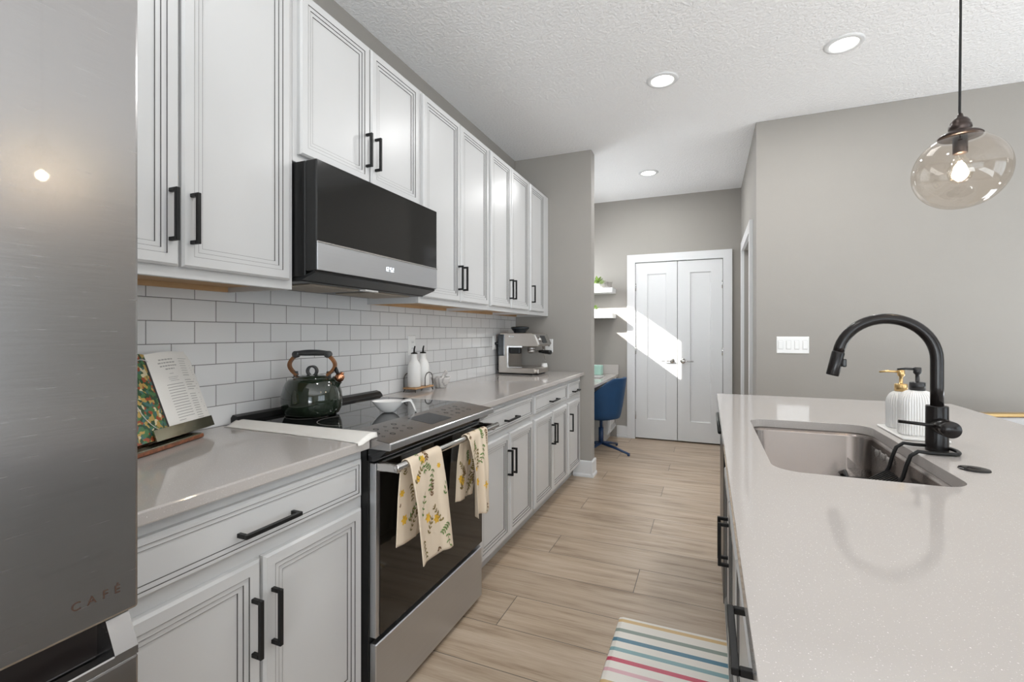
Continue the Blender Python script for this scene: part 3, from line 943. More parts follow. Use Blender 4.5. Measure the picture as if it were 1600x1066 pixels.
# ------------------------------------------------------------------ towels on the oven handle
def towel(label, yt0, yt1, yb0, yb1, yk0, yk1, zf, zb, fold, phase, seed):
    rnd = random.Random(seed)
    BX, BZ, R = -0.897, 0.834, 0.0165
    Lb, Lf = BZ - zb, BZ - zf
    La = PI * R
    tot = Lb + La + Lf
    def S(u, v, off=0.0):
        s = v * tot
        if s < Lb:
            k = 1 - s / Lb            # 1 at bottom of the back layer
            y = (yt0 + (yt1 - yt0) * u) * (1 - k) + (yk0 + (yk1 - yk0) * u) * k
            x = BX - R - 0.012 * k
            z = zb + s
            n = Vector((-1, 0, 0))
            kk = k
        elif s < Lb + La:
            a = (s - Lb) / R
            y = yt0 + (yt1 - yt0) * u
            x = BX - R * math.cos(a)
            z = BZ + R * math.sin(a)
            n = Vector((-math.cos(a), 0, math.sin(a)))
            kk = 0
        else:
            k = (s - Lb - La) / Lf
            y = (yt0 + (yt1 - yt0) * u) * (1 - k) + (yb0 + (yb1 - yb0) * u) * k
            x = BX + R + 0.010 * k
            z = BZ - (s - Lb - La) - 0.018 * (u - 0.5) * k
            n = Vector((1, 0, 0))
            kk = k
        w = fold * (math.sin(u * phase * 2 * PI + 0.8 + kk * 0.7) + 0.4 * math.sin(u * phase * 4.6 * PI + 2.0))
        sgn = 1 if n.x > 0 else -1
        x += sgn * max(0, w * (0.25 + 0.75 * min(1, kk * 2.5)) * (1 if kk > 0 else 0) + fold * 0.3 * min(1, kk * 4)) * (1 if sgn > 0 else 0.45)
        p = Vector((x, y, z))
        return p + n * off
    m = MB()
    nu, nv = 28, 70
    A = m.grid(lambda u, v: S(u, v, 0.0011), nu, nv)
    B = m.grid(lambda u, v: S(u, v, -0.0011), nu, nv, flip=True)
    for i in range(nu):
        for j in (0, nv):
            m.bm.faces.new([A[i][j], A[i + 1][j], B[i + 1][j], B[i][j]])
    for j in range(nv):
        for i in (0, nu):
            m.bm.faces.new([A[i][j], A[i][j + 1], B[i][j + 1], B[i][j]])
    bmesh.ops.recalc_face_normals(m.bm, faces=m.bm.faces[:])
    Wd = yt1 - yt0
    def leafpoly(u0, v0, ang, ln, wd, mi):
        k = 6
        pts = []
        for i in range(k + 1):
            t = i / k
            pts.append((t * ln, wd * math.sin(PI * t) ** 0.8))
        up = pts + [(a, -b) for a, b in pts[::-1][1:-1]]
        P = []
        for a, b in up:
            du = (a * math.cos(ang) - b * math.sin(ang)) / Wd
            dv = (a * math.sin(ang) + b * math.cos(ang)) / tot
            uu, vv = u0 + du, v0 + dv
            if not (0.02 < uu < 0.98 and 0.01 < vv < 0.99):
                return
            P.append(S(uu, vv, -0.0019 if vv * tot < Lb else 0.0019))
        f = m.bm.faces.new([m.bm.verts.new(p) for p in P])
        f.material_index = mi
    def sprig(u0, v0, ang, L, n, mi):
        for i in range(n):
            t = i / n * L
            cu = u0 + t * math.cos(ang) / Wd
            cv = v0 + t * math.sin(ang) / tot
            for sg in (-1, 1):
                leafpoly(cu, cv, ang + sg * (0.7 + 0.3 * rnd.random()), 0.009 + 0.009 * rnd.random(), 0.0022 + 0.0016 * rnd.random(), mi)
            leafpoly(cu, cv, ang, L / n * 1.1, 0.0009, 4)
    def flower(u0, v0, r, mi):
        for k in range(6):
            leafpoly(u0, v0, k * PI / 3, r, r * 0.3, mi)
    vf = (Lb + La) / tot
    sprig(0.66, vf + 0.07, 2.0, 0.085, 5, 1)
    for i in range(30):
        v0 = rnd.uniform(0.03, 0.97)
        u0 = rnd.uniform(0.05, 0.95)
        r = rnd.random()
        if r < 0.2:
            flower(u0, v0, 0.010 + 0.006 * rnd.random(), 3)
        else:
            sprig(u0, v0, rnd.uniform(0.7, 2.5) + (PI if rnd.random() < 0.5 else 0), rnd.uniform(0.035, 0.085), rnd.randint(4, 6), rnd.choice((1, 2, 2, 4)))
    for u0, v0 in ((0.2, 0.12), (0.35, vf + 0.30), (0.62, vf + 0.33)):
        flower(u0, v0, 0.019, 3)
    # stitched hem
    for i in range(24):
        u0 = 0.04 + i * 0.039
        leafpoly(u0, 0.982, 1.57, 0.006, 0.0006, 4)
    o = m.build('dish_towel', [M['tan'], M['t_green'], M['t_olive'], M['t_yellow'], M['t_brown']])
    tag(o, label, 'towel', 'flowered dish towels on the oven handle')
towel('cream flowered dish towel on the oven handle, hanging lower and nearer the refrigerator', 1.262, 1.455, 1.300, 1.505, 1.262, 1.40, 0.487, 0.560, 0.010, 1.0, 3)
towel('cream flowered dish towel on the oven handle, bunched in folds nearer the closet', 1.660, 1.835, 1.672, 1.830, 1.66, 1.78, 0.510, 0.575, 0.018, 1.6, 11)

# ------------------------------------------------------------------ kettle (local: x = handle direction)
kt = thing('kettle', 'dark green enamel kettle with wooden handle on the range', 'kettle', (-1.478, 1.445, 0.9265), rz=math.radians(20), local=True)
prof = [(0, 0.0), (0.088, 0.0), (0.103, 0.008), (0.113, 0.030), (0.116, 0.058), (0.114, 0.088), (0.106, 0.116), (0.097, 0.134), (0.090, 0.143), (0.082, 0.148), (0.070, 0.149)]
m = MB().lathe(prof + [(0.0, 0.150)], (0, 0, 0), 48, caps=False)
m.lathe([(0.030, 0), (0.024, 0.022), (0.020, 0.036), (0.022, 0.039), (0.017, 0.039), (0, 0.034)], (0.078, 0, 0.112), 20, axis=(0.66, 0, 0.75), caps=False)
kb = m.build('body', M['kettle'], kt)
m = MB().lathe([(0.068, 0.148), (0.066, 0.153), (0.040, 0.160), (0, 0.162)], (0, 0, 0), 40, caps=False)
lid = m.build('lid', M['kettle'], kt)
MB().tube([(0.019 * math.cos(a), 0, 0.176 + 0.019 * math.sin(a)) for a in [i * 2 * PI / 20 for i in range(20)]], 0.006, closed=True, flat=(0.018, 0.007)).build('knob', M['grey_handle'], lid)
for sx in (-1, 1):
    MB().lathe([(0, 0), (0.016, 0), (0.016, 0.006), (0, 0.007)], (sx * 0.073, -0.012, 0.136), 16, axis=(sx * 0.4, -0.7, 0.6), caps=False).box((sx * 0.060, -0.006, 0.125), (sx * 0.076, 0.006, 0.175), 0.002).build('bracket', M['grey_handle'], kt)
    pts = []
    for i in range(15):
        t = i / 14
        z = 0.158 + 0.082 * t
        x = sx * (0.062 + 0.030 * math.sin(PI * t) + 0.004 * t)
        pts.append((x, 0, z))
    MB().tube(pts, 0.01, flat=(0.016, 0.011)).build('handle_arm', M['kwood'], kt)
m = MB()
m.tube([(x, 0, 0.246 + 0.004 * math.cos(x * 20)) for x in [-0.072 + 0.0144 * i for i in range(11)]], [0.009, 0.010, 0.011, 0.012, 0.0125, 0.0125, 0.0125, 0.012, 0.011, 0.010, 0.009], 14)
for sx in (-1, 1):
    m.cyl((sx * 0.066, -0.011, 0.243), (sx * 0.066, 0.011, 0.243), 0.014, 16, bev=0.002)
m.build('handle_grip', M['grey_handle'], kt)
m = MB().lathe([(0, 0), (0.016, 0.0), (0.019, 0.012), (0.014, 0.026), (0.006, 0.03), (0, 0.03)], (0.104, 0, 0.142), 18, axis=(0.72, 0, 0.69), caps=False)
m.tube([(0.112, 0, 0.158), (0.120, 0, 0.170), (0.130, 0, 0.166)], 0.004, 8)
m.build('whistle', M['copper'], kt)
MB().tube([(0.108, 0, 0.160), (0.100, 0, 0.176), (0.095, 0, 0.190)], [0.005, 0.008, 0.007], 10).build('whistle_lever', M['black'], kt)

# ------------------------------------------------------------------ spoon rest
sp = thing('spoon_rest', 'white ceramic spoon rest with curled handle on the glass cooktop', 'spoon rest', (-1.225, 1.605, 0.9265), rz=math.radians(33), local=True)
def bowl(u, v):
    a = v * 2 * PI
    r = u
    ex, ey = 0.066, 0.046
    x, y = ex * r * math.cos(a), ey * r * math.sin(a)
    z = 0.004 + 0.044 * max(0, (r - 0.35) / 0.65) ** 1.3
    return x, y, z
m = MB()
m.grid(bowl, 10, 40)
m.grid(lambda u, v: tuple(p + q for p, q in zip(bowl(u, v), (0, 0, -0.0035 * (1 - 0.6 * u)))), 10, 40, flip=True)
bmesh.ops.remove_doubles(m.bm, verts=m.bm.verts[:], dist=1e-5)
m.build('bowl', M['white_cer'], sp)
def hnd(u, v):
    x = 0.052 + 0.062 * u
    z = 0.046 + 0.006 * math.sin(u * PI) - 0.042 * max(0, u - 0.62) ** 1.3 / 0.38 ** 1.3
    wd = 0.024 - 0.002 * u
    y = (v - 0.5) * 2 * wd
    return x, y, z - 0.004 * (1 - (2 * v - 1) ** 2) * (1 - u)
m = MB()
m.grid(hnd, 14, 6)
o = m.build('handle', M['white_cer'], sp)
sd = o.modifiers.new('thickness', 'SOLIDIFY')
sd.thickness = 0.005

# ------------------------------------------------------------------ cookbook on its stand
import mathutils
sd_, cd_ = 0.38, 0.925
BO = Vector((-1.47, 0.84, 0.95))
BD = Vector((-0.38, 0.925, 0)).normalized()
BN0 = Vector((0.925, 0.38, 0)).normalized()
tl = math.radians(20)
BN = (BN0 * math.cos(tl) + Vector((0, 0, 1)) * math.sin(tl)).normalized()
BU = (-BN0 * math.sin(tl) + Vector((0, 0, 1)) * math.cos(tl)).normalized()
def bk(s, t, n):
    return BO + BD * s + BU * t + BN * n
def st(s, n, z):                       # stand coords: along ledge, toward viewer, height
    return BO + BD * s + BN0 * n + Vector((0, 0, z - 0.95))
cs = thing('cookbook_stand', 'wooden cookbook stand with a brass ledge on the countertop', 'book stand', tuple(st(0.09, -0.05, 0.914)))
MB().prism([(-0.14, 0.9145), (0.020, 0.9145), (0.026, 0.919), (0.024, 0.9295), (-0.14, 0.9295)], lambda a, b, d: tuple(st(d, a, b)), -0.075, 0.198, bev=0.002).build('base', M['redwood'], cs)
MB().prism([(-0.006, 0.9297), (0.0255, 0.9297), (0.0255, 0.9328), (-0.006, 0.9328)], lambda a, b, d: tuple(st(d, a, b)), -0.075, 0.185).build('rail', M['brass'], cs)
MB().prism([(-0.042, -0.012), (0.016, -0.012), (0.016, 0.022), (0.012, 0.022), (0.012, -0.0075), (-0.042, -0.0075)], lambda a, b, d: tuple(bk(d, b, a)), 0.005, 0.262).build('ledge', M['brass'], cs)
MB().prism([(-0.042, -0.012), (-0.034, -0.012), (-0.034, 0.20), (-0.042, 0.20)], lambda a, b, d: tuple(bk(d, b, a)), -0.02, 0.20).build('back_panel', M['redwood'], cs)
ckb = thing('cookbook', 'open cookbook on a wooden stand, salad photo facing a text page', 'book', tuple(bk(0.09, 0.0, 0)))
def page(sgn):
    def fn(u, v):
        s = 0.094 + sgn * 0.190 * u
        bul = 0.010 * math.sin(PI * min(1, u * 1.15)) ** 0.7 if 0 < u < 0.87 else (0.004 * (1 - u) / 0.13 if u >= 0.87 else 0)
        t = v * (0.262 + 0.004 * math.sin(PI * u)) - 0.006
        return tuple(bk(s, t, -0.004 + bul))
    return fn
m = MB()
m.grid(page(1), 16, 6, 0)
fr_ = page(1)
def on_page(u, v, off=0.0006):
    return Vector(fr_(u, v)) + BN * off
def line(u0, u1, v, hgt, mi):
    n = 4
    for i in range(n):
        a, b = u0 + (u1 - u0) * i / n, u0 + (u1 - u0) * (i + 1) / n
        m.quad([on_page(a, v), on_page(b, v), on_page(b, v + hgt), on_page(a, v + hgt)], mi)
rnd = random.Random(5)
for k, (a, b) in enumerate(((0.20, 0.50), (0.17, 0.54), (0.19, 0.56), (0.28, 0.48))):
    x = a
    while x < b:                      # heading: short illegible words
        wl = rnd.uniform(0.03, 0.06)
        line(x, min(b, x + wl), 0.895 - k * 0.040, 0.016, 2)
        x += wl + 0.012
line(0.33, 0.42, 0.72, 0.006, 2)
for k in range(3):
    line(0.28 + 0.02 * (k == 2), 0.50 - 0.03 * (k == 1), 0.675 - 0.022 * k, 0.005, 2)
for k in range(14):
    line(0.20, (0.58 if k < 13 else 0.36) - 0.02 * rnd.random(), 0.585 - 0.034 * k, 0.0055, 1)
for k in range(26):
    if k in (8, 14):
        continue
    line(0.64, 0.94 - 0.10 * rnd.random(), 0.90 - 0.031 * k, 0.0055, 1 if k > 6 else 2)
m.build('text_page', [M['paper'], M['ink'], M['ink_light']], ckb)
fl_ = page(-1)
m = MB()
m.grid(fl_, 16, 6, 0)
m.build('photo_page', M['food'], ckb)['label'] = 'page filled with a colourful salad photo'
m = MB()
m.grid(lambda u, v: tuple(Vector(fl_(0.012 + 0.055 * u, 0.03 + 0.92 * v)) + BN * 0.0007), 3, 12, 0)
m.build('page_border', M['bookdark'], ckb)
m = MB()
m.tube([Vector(fl_(0.12 + 0.80 * math.sin(a) * 0.55, 0.50 - 0.43 * math.cos(a))) + BN * 0.0012 for a in [i * PI / 24 - 0.6 for i in range(32)]], 0.0016, flat=(0.004, 0.001))
m.build('plate_rim', M['white_cer'], ckb)
m = MB()
m.prism([(-0.008, -0.0055), (0.196, -0.0055), (0.196, 0.258), (-0.008, 0.258)], lambda a, b, d: tuple(bk(a + 0.09 if a > 0 else a + 0.09, b, d)), -0.030, -0.0075)
m.prism([(-0.19, -0.0055), (0.0, -0.0055), (0.0, 0.258), (-0.19, 0.258)], lambda a, b, d: tuple(bk(a + 0.09, b, d)), -0.030, -0.0075)
m.build('page_block', M['paper'], ckb)

# ------------------------------------------------------------------ oil bottles, rack, mortar and pestle
RX, RYc = -1.585, 2.362
rk = thing('bottle_rack', 'small wooden and wire rack under the two oil bottles', 'rack', (RX, RYc, 0.914))
MB().box((RX - 0.045, RYc - 0.098, 0.931), (RX + 0.045, RYc + 0.098, 0.941), 0.003).build('tray', M['rackwood'], rk)
for sx in (-1, 1):
    for sy in (-1, 1):
        MB().tube([(RX + sx * 0.036, RYc + sy * 0.086, 0.931), (RX + sx * 0.041, RYc + sy * 0.092, 0.9146)], 0.003, 8).build('leg', M['wire'], rk)
m = MB()
for sx in (-1, 1):
    x = RX + sx * 0.041
    y0, y1 = RYc - 0.088, RYc + 0.088
m.tube([(RX + 0.041, RYc + 0.006, 0.941)] + [(RX + 0.041, RYc + 0.047 - 0.041 * math.cos(i * PI / 12), 0.985 + 0.036 * math.sin(i * PI / 12)) for i in range(13)] + [(RX + 0.041, RYc + 0.088, 0.941)], 0.0025, 8)
m.build('wire_loop', M['wire'], rk)
m = MB()
m.tube([(RX - 0.041, RYc - 0.088, 0.941)] + [(RX - 0.041, RYc - 0.047 - 0.041 * math.cos(i * PI / 12), 0.985 + 0.036 * math.sin(i * PI / 12)) for i in range(13)] + [(RX - 0.041, RYc - 0.006, 0.941)], 0.0025, 8)
m.build('wire_loop', M['wire'], rk)
for y, lb in ((RYc - 0.046, 'white oil bottle nearer the kettle, standing in the wooden rack'), (RYc + 0.046, 'white oil bottle behind the wire loop, beside the mortar')):
    t = thing('oil_bottle', lb, 'bottle', (RX, y, 0.9415), 'white oil bottles in the rack')
    MB().lathe([(0, 0), (0.035, 0), (0.0385, 0.004), (0.0385, 0.112), (0.035, 0.132), (0.026, 0.150), (0.0205, 0.160), (0.0190, 0.188), (0.020, 0.192), (0, 0.193)], (RX, y, 0.9415), 32, caps=False).build('body', M['white_cer'], t)
    m = MB().lathe([(0, 0.193), (0.019, 0.193), (0.019, 0.198), (0.008, 0.202), (0, 0.202)], (RX, y, 0.9415), 20, caps=False)
    m.tube([(RX, y, 1.14), (RX, y + 0.001, 1.160), (RX + 0.003, y + 0.004, 1.180)], [0.0055, 0.005, 0.004], 10)
    m.build('pourer', M['black'], t)
MX, MY = -1.545, 2.545
o = MB().lathe([(0, 0), (0.034, 0), (0.037, 0.010), (0.052, 0.034), (0.060, 0.058), (0.060, 0.066), (0.054, 0.066), (0.048, 0.045), (0.030, 0.022), (0, 0.018)], (MX, MY, 0.9145), 36, caps=False).build('mortar', M['marble'])
tag(o, 'grey veined marble mortar on the countertop beside the oil bottles', 'mortar')
o = MB().lathe([(0, 0), (0.012, 0.002), (0.017, 0.014), (0.014, 0.028), (0.009, 0.05), (0.010, 0.088), (0.014, 0.100), (0.011, 0.110), (0, 0.113)], (MX - 0.004, MY - 0.022, 0.9385), 20, axis=(0.10, 0.72, 0.66), caps=False).build('pestle', M['marble'])
tag(o, 'grey veined marble pestle leaning out of the mortar', 'pestle')

# ------------------------------------------------------------------ espresso machine (faces the aisle, +X)
EX0, EX1, EY0, EY1, EZ = -1.612, -1.292, 3.575, 3.895, 0.914
es = thing('espresso_machine', 'champagne steel espresso machine with a bean hopper in the counter corner', 'espresso machine', (-1.46, 3.74, EZ))
fy = lambda a, b, d: (a, d, b)
m = MB()
prof = [(EX0, 0.926), (EX1 - 0.01, 0.926), (EX1, 0.935), (EX1, 0.962), (EX1 - 0.012, 0.970), (-1.515, 0.970), (-1.528, 0.985), (-1.528, 1.130), (-1.512, 1.146), (EX1 + 0.028, 1.146), (EX1 + 0.032, 1.160), (EX1 - 0.005, 1.245), (EX1 - 0.03, 1.256), (EX0 + 0.015, 1.256), (EX0, 1.24)]
m.prism(prof, fy, EY0, EY1, bev=0.004)
m.build('body', M['esp'], es)
m = MB()
ring_o = [(-1.535, 0.972), (-1.535, 1.150), (-1.40, 1.150), (-1.40, 1.138), (-1.516, 1.138), (-1.522, 1.130), (-1.522, 0.984), (-1.515, 0.978), (-1.40, 0.978), (-1.40, 0.972)]
m.prism(ring_o, fy, EY0 - 0.004, EY0)
m.build('side_trim', M['chrome'], es)
MB().box((EX0 - 0.006, EY0 - 0.003, 1.065), (EX0 + 0.055, EY1 + 0.003, 1.246), 0.006, 2).build('water_tank', M['screen'], es)
MB().box((EX0 + 0.01, EY0 + 0.01, 0.9145), (EX1 - 0.02, EY1 - 0.01, 0.927)).build('foot', M['black_plastic'], es)
MB().box((EX1 - 0.02, EY0 + 0.03, 0.926), (EX1 + 0.022, EY1 - 0.03, 0.962), 0.006, 2).build('drip_tray', M['esp'], es)
m = MB()
m.prism([(EX1 + 0.026, 1.162), (EX1 + 0.040, 1.162), (EX1 + 0.001, 1.246), (EX1 - 0.012, 1.246)], fy, EY0 + 0.004, EY1 - 0.004, bev=0.002)
fp = m.build('control_panel', M['chrome'], es)
def fpp(s, y, off=0.0):
    a, b = Vector((EX1 + 0.040, 0, 1.162)), Vector((EX1 + 0.001, 0, 1.246))
    p = a.lerp(b, s) + Vector((0.91, 0, 0.42)) * off
    return (p.x, y, p.z)
m = MB()
m.quad([fpp(0.15, 3.68, 0.002), fpp(0.15, 3.79, 0.002), fpp(0.85, 3.79, 0.002), fpp(0.85, 3.68, 0.002)])
m.build('display', M['screen'], fp)
MB().lathe([(0, 0), (0.020, 0), (0.019, 0.014), (0, 0.015)], fpp(0.5, 3.63, 0.0), 20, axis=(0.91, 0, 0.42), caps=False).build('knob', M['chrome'], fp)
m = MB().lathe([(0.050, 0), (0.052, 0.006), (0.056, 0.014), (0.074, 0.034), (0.078, 0.038), (0.078, 0.048), (0.070, 0.053), (0, 0.055)], (-1.47, 3.70, 1.256), 32, caps=True)
m.build('bean_hopper', M['screen'], es)
m = MB().lathe([(0, 0), (0.034, 0), (0.036, 0.010), (0.030, 0.026), (0, 0.026)], (-1.375, 3.72, 1.119), 28, caps=False)
m.build('group_head', M['chrome'], es)
m = MB().lathe([(0, 0), (0.026, 0), (0.034, 0.012), (0.034, 0.030), (0, 0.030)], (-1.375, 3.72, 1.088), 28, caps=False)
m.tube([(-1.345, 3.712, 1.103), (-1.30, 3.70, 1.103), (-1.285, 3.695, 1.103)], 0.007, 10)
pf = m.build('portafilter', M['chrome'], es)
MB().tube([(-1.295, 3.698, 1.103), (-1.26, 3.688, 1.102), (-1.20, 3.672, 1.099), (-1.185, 3.668, 1.098)], [0.012, 0.015, 0.018, 0.016], 14).build('handle', M['black_plastic'], pf)
MB().box((-1.52, 3.59, 1.085), (-1.43, 3.64, 1.135), 0.006).build('grinder_cradle', M['black_plastic'], es)
MB().tube([(-1.31, 3.82, 1.15), (-1.298, 3.822, 1.10), (-1.285, 3.828, 1.01)], [0.006, 0.005, 0.004], 10).build('steam_wand', M['chrome'], es)
MB().lathe([(0, 0), (0.026, 0), (0.029, 0.006), (0.024, 0.034), (0, 0.034)], (-1.30, 3.84, 0.963), 20, caps=False).build('drip_cup', M['white_cer'], es)
MB().box((-1.515, EY0 - 0.0045, 1.222), (-1.475, EY0 - 0.001, 1.234), 0.003).build('badge', M['chrome'], es)

# power plug for the espresso machine sits in its outlet: a part of the machine
MB().box((XW + 0.013, 3.565, 1.158), (XW + 0.046, 3.59, 1.180), 0.004).tube([(XW + 0.03, 3.578, 1.16), (XW + 0.034, 3.58, 1.05), (XW + 0.03, 3.59, 0.95), (EX0 + 0.02, 3.60, 0.925)], 0.004, 8).build('plug', M['black_plastic'], es)

# ------------------------------------------------------------------ outlets and switches
def plate(name, label, cat, c, f, w, h, kind, group=None):
    t = thing(name, label, cat, c, group)
    m = MB()
    m.panel(-w / 2, w / 2, -h / 2, h / 2, [(0, 0.0), (0, 0.002), (0.004, 0.006), (0.006, 0.006)], f)
    m.build('plate', M['plate'], t)
    if kind == 'outlet':
        m = MB()
        m.panel(-0.017, 0.017, -0.034, 0.034, [(0, 0.006), (0.001, 0.0085), (0.002, 0.0085)], f)
        r = m.build('receptacle', M['plate'], t)
        for bz in (-0.018, 0.018):
            for a in (-0.006, 0.006):
                MB().box(f(a - 0.001, bz - 0.004, 0.0085), f(a + 0.001, bz + 0.004, 0.0089)).build('slot', M['dark'], r)
    elif kind == 'jack':
        p = f(0, 0, 0.006)
        MB().box(f(-0.006, -0.006, 0.005), f(0.006, 0.006, 0.009)).build('jack', M['dark'], t)
    else:
        n = 4
        for i in range(n):
            a = -w / 2 + w * (i + 0.5) / n
            m = MB()
            m.panel(a - 0.0165, a + 0.0165, -0.033, 0.033, [(0, 0.004), (0.0005, 0.0065, 1), (0.002, 0.0065, 1), (0.002, 0.0075), (0.006, 0.009)], f)
            m.build('rocker', [M['plate'], M['lgrey']], t)
    return t
fw = lambda y0, z0: (lambda a, b, d: (XW + 0.008 + d, y0 + a, z0 + b))
plate('wall_outlet', 'white outlet in the tile behind the oil bottles', 'outlet', (XW + 0.008, 2.386, 1.182), fw(2.386, 1.182), 0.073, 0.118, 'outlet', 'wall outlets')
plate('wall_outlet', 'white outlet in the tile with the espresso machine plug in it', 'outlet', (XW + 0.008, 3.578, 1.175), fw(3.578, 1.175), 0.073, 0.118, 'outlet', 'wall outlets')
plate('wall_jack', 'white jack plate on the end wall behind the portafilter', 'jack plate', (-1.326, YE, 1.142), lambda a, b, d: (-1.326 + a, YE - d, 1.142 + b), 0.073, 0.118, 'jack')
plate('light_switch', 'white four-rocker light switch plate on the greige wall', 'light switch', (0.576, 4.01, 1.167), lambda a, b, d: (0.576 + a, 4.01 - d, 1.167 + b), 0.210, 0.125, 'switch')

# ------------------------------------------------------------------ island
IX0, IX1, IY0, IY1 = 0.045, 1.082, 0.20, 2.905
SX0, SX1, SY0, SY1 = 0.152, 0.545, 1.338, 2.110
t = bmesh.new()
def loop(pts, z):
    vs = [t.verts.new((x, y, z)) for x, y in pts]
    es_ = [t.edges.new((vs[i], vs[(i + 1) % len(vs)])) for i in range(len(vs))]
    return vs, es_
outer = rrect(IX0, IX1, IY0, IY1, 0.012, 4)
inner = rrect(SX0, SX1, SY0, SY1, 0.065, 10)
top_o, e1 = loop(outer, 0.914)
top_i, e2 = loop(inner, 0.914)
bmesh.ops.triangle_fill(t, use_beauty=True, use_dissolve=False, edges=e1 + e2)
bot_o, e3 = loop(outer, 0.884)
bot_i, e4 = loop(inner, 0.884)
bmesh.ops.triangle_fill(t, use_beauty=True, use_dissolve=False, edges=e3 + e4)
for A, B in ((top_o, bot_o), (top_i, bot_i)):
    n = len(A)
    for i in range(n):
        t.faces.new((A[i], A[(i + 1) % n], B[(i + 1) % n], B[i]))
bmesh.ops.recalc_face_normals(t, faces=t.faces[:])
m = MB()
m._merge(t, 0)
o = m.build('island_worktop', M['quartz'])
bv = o.modifiers.new('edge', 'BEVEL')
bv.width = 0.003
bv.segments = 2
bv.limit_method = 'ANGLE'
bv.angle_limit = math.radians(60)
tag(o, 'white quartz island worktop with a sink cutout', 'countertop')

fI = lambda a, b, d: (0.062 - d, a, b)
def island_cab(y0, y1, drawers, doors, label):
    t = thing('island_cabinet', label, 'cabinet', (0.4, (y0 + y1) / 2, 0), 'white island cabinets')
    m = MB()
    m.box((0.082, y0, 0.11), (0.098, y1, 0.883))
    m.box((0.098, y0, 0.11), (0.70, y0 + 0.016, 0.883))
    m.box((0.098, y1 - 0.016, 0.11), (0.70, y1, 0.883))
    m.box((0.684, y0, 0.11), (0.70, y1, 0.883))
    m.box((0.098, y0, 0.11), (0.70, y1, 0.126))
    m.box((0.155, y0, 0.0), (0.70, y1, 0.11))
    m.build('body', M['cab'], t)
    for a0, a1, b0, b1, pulls in drawers:
        d = MB().panel(a0, a1, b0, b1, DRWP, fI).build('drawer', CM, t)
        if pulls:
            pull(d, fI, (a0 + a1) / 2, (b0 + b1) / 2, True, 0.165)
    for a0, a1, hy in doors:
        d = MB().panel(a0, a1, 0.128, 0.698, CABP, fI).build('door', CM, t)
        pull(d, fI, hy, 0.560, False, 0.142)
    return t
island_cab(0.30, 1.262, [(0.34, 1.24, 0.735, 0.853, 1), (0.34, 1.24, 0.430, 0.715, 1), (0.34, 1.24, 0.128, 0.412, 1)], [], 'white island cabinet of drawers with black pulls, between camera and sink')
sink_cab = island_cab(1.263, 2.182, [(1.285, 2.160, 0.735, 0.853, 0)], [(1.285, 1.716, 1.694), (1.728, 2.160, 1.750)], 'white island sink cabinet with two doors and black pulls')
dw = thing('dishwasher', 'black dishwasher front set in the island past the sink', 'dishwasher', (0.4, 2.49, 0))
MB().box((0.10, 2.186, 0.03), (0.68, 2.792, 0.878)).build('body', M['black_plastic'], dw)
MB().box((0.060, 2.186, 0.105), (0.098, 2.792, 0.876), 0.003).build('door', M['black_plastic'], dw)
MB().cyl((0.046, 2.23, 0.825), (0.046, 2.75, 0.825), 0.008, 14).box((0.046, 2.235, 0.818), (0.062, 2.25, 0.832)).box((0.046, 2.73, 0.818), (0.062, 2.745, 0.832)).build('handle', M['black'], dw)
for y in (2.25, 2.72):
    MB().cyl((0.2, y, 0), (0.2, y, 0.03), 0.02, 12).build('foot', M['black_plastic'], dw)
o = MB().box((0.082, 2.796, 0.0), (0.72, 2.86, 0.883), 0.002).box((0.704, 0.30, 0.0), (0.72, 2.796, 0.883)).build('end_panel', M['cab'], sink_cab)

# sink
sk = thing('sink', 'undermount stainless steel sink in the island worktop', 'sink', (0.35, 1.72, 0.66))
m = MB()
tt = bmesh.new()
rings = []
for ins, z, r in ((-0.012, 0.8835, 0.07), (0.0, 0.8835, 0.065), (0.006, 0.87, 0.065), (0.012, 0.70, 0.06), (0.03, 0.672, 0.05), (0.06, 0.665, 0.04)):
    pts = rrect(SX0 + ins, SX1 - ins, SY0 + ins, SY1 - ins, r, 8)
    rings.append([tt.verts.new((x, y, z)) for x, y in pts])
for k in range(len(rings) - 1):
    n = len(rings[k])
    for i in range(n):
        f = tt.faces.new((rings[k][i], rings[k][(i + 1) % n], rings[k + 1][(i + 1) % n], rings[k + 1][i]))
        f.smooth = True
tt.faces.new(rings[-1])
bmesh.ops.recalc_face_normals(tt, faces=tt.faces[:])
m._merge(tt, 0)
m.build('basin', M['sinksteel'], sk)
MB().lathe([(0, 0.002), (0.030, 0.002), (0.036, 0.004), (0.052, 0.002), (0.054, 0.0)], (0.36, 1.72, 0.6652), 32, caps=False).build('drain', M['chrome'], sk)

# faucet
FXc, FYc = 0.613, 1.735
fc = thing('faucet', 'black gooseneck pull-down faucet beside the island sink', 'faucet', (FXc, FYc, 0.914))
MB().lathe([(0, 0), (0.0265, 0), (0.0265, 0.004), (0.026, 0.128), (0.025, 0.131), (0.015, 0.131)], (FXc, FYc, 0.9142), 36, caps=False).build('body', M['faucet'], fc)
AR, AZ = 0.121, 1.178
pts = [(FXc, FYc, 1.04), (FXc, FYc, 1.10), (FXc, FYc, 1.15)]
for i in range(25):
    a = math.radians(171) * i / 24
    pts.append((FXc - AR + AR * math.cos(a), FYc, AZ + AR * math.sin(a)))
MB().tube(pts, 0.0156, 20).build('spout', M['faucet'], fc)
pe = Vector(pts[-1])
dr = (Vector(pts[-1]) - Vector(pts[-2])).normalized()
m = MB().lathe([(0, 0.076), (0.0165, 0.076), (0.0175, 0.073), (0.0175, 0.004), (0.0158, 0.0), (0, 0)], pe - dr * 0.002, 24, axis=dr, caps=False)
sh = m.build('spray_head', M['faucet'], fc)
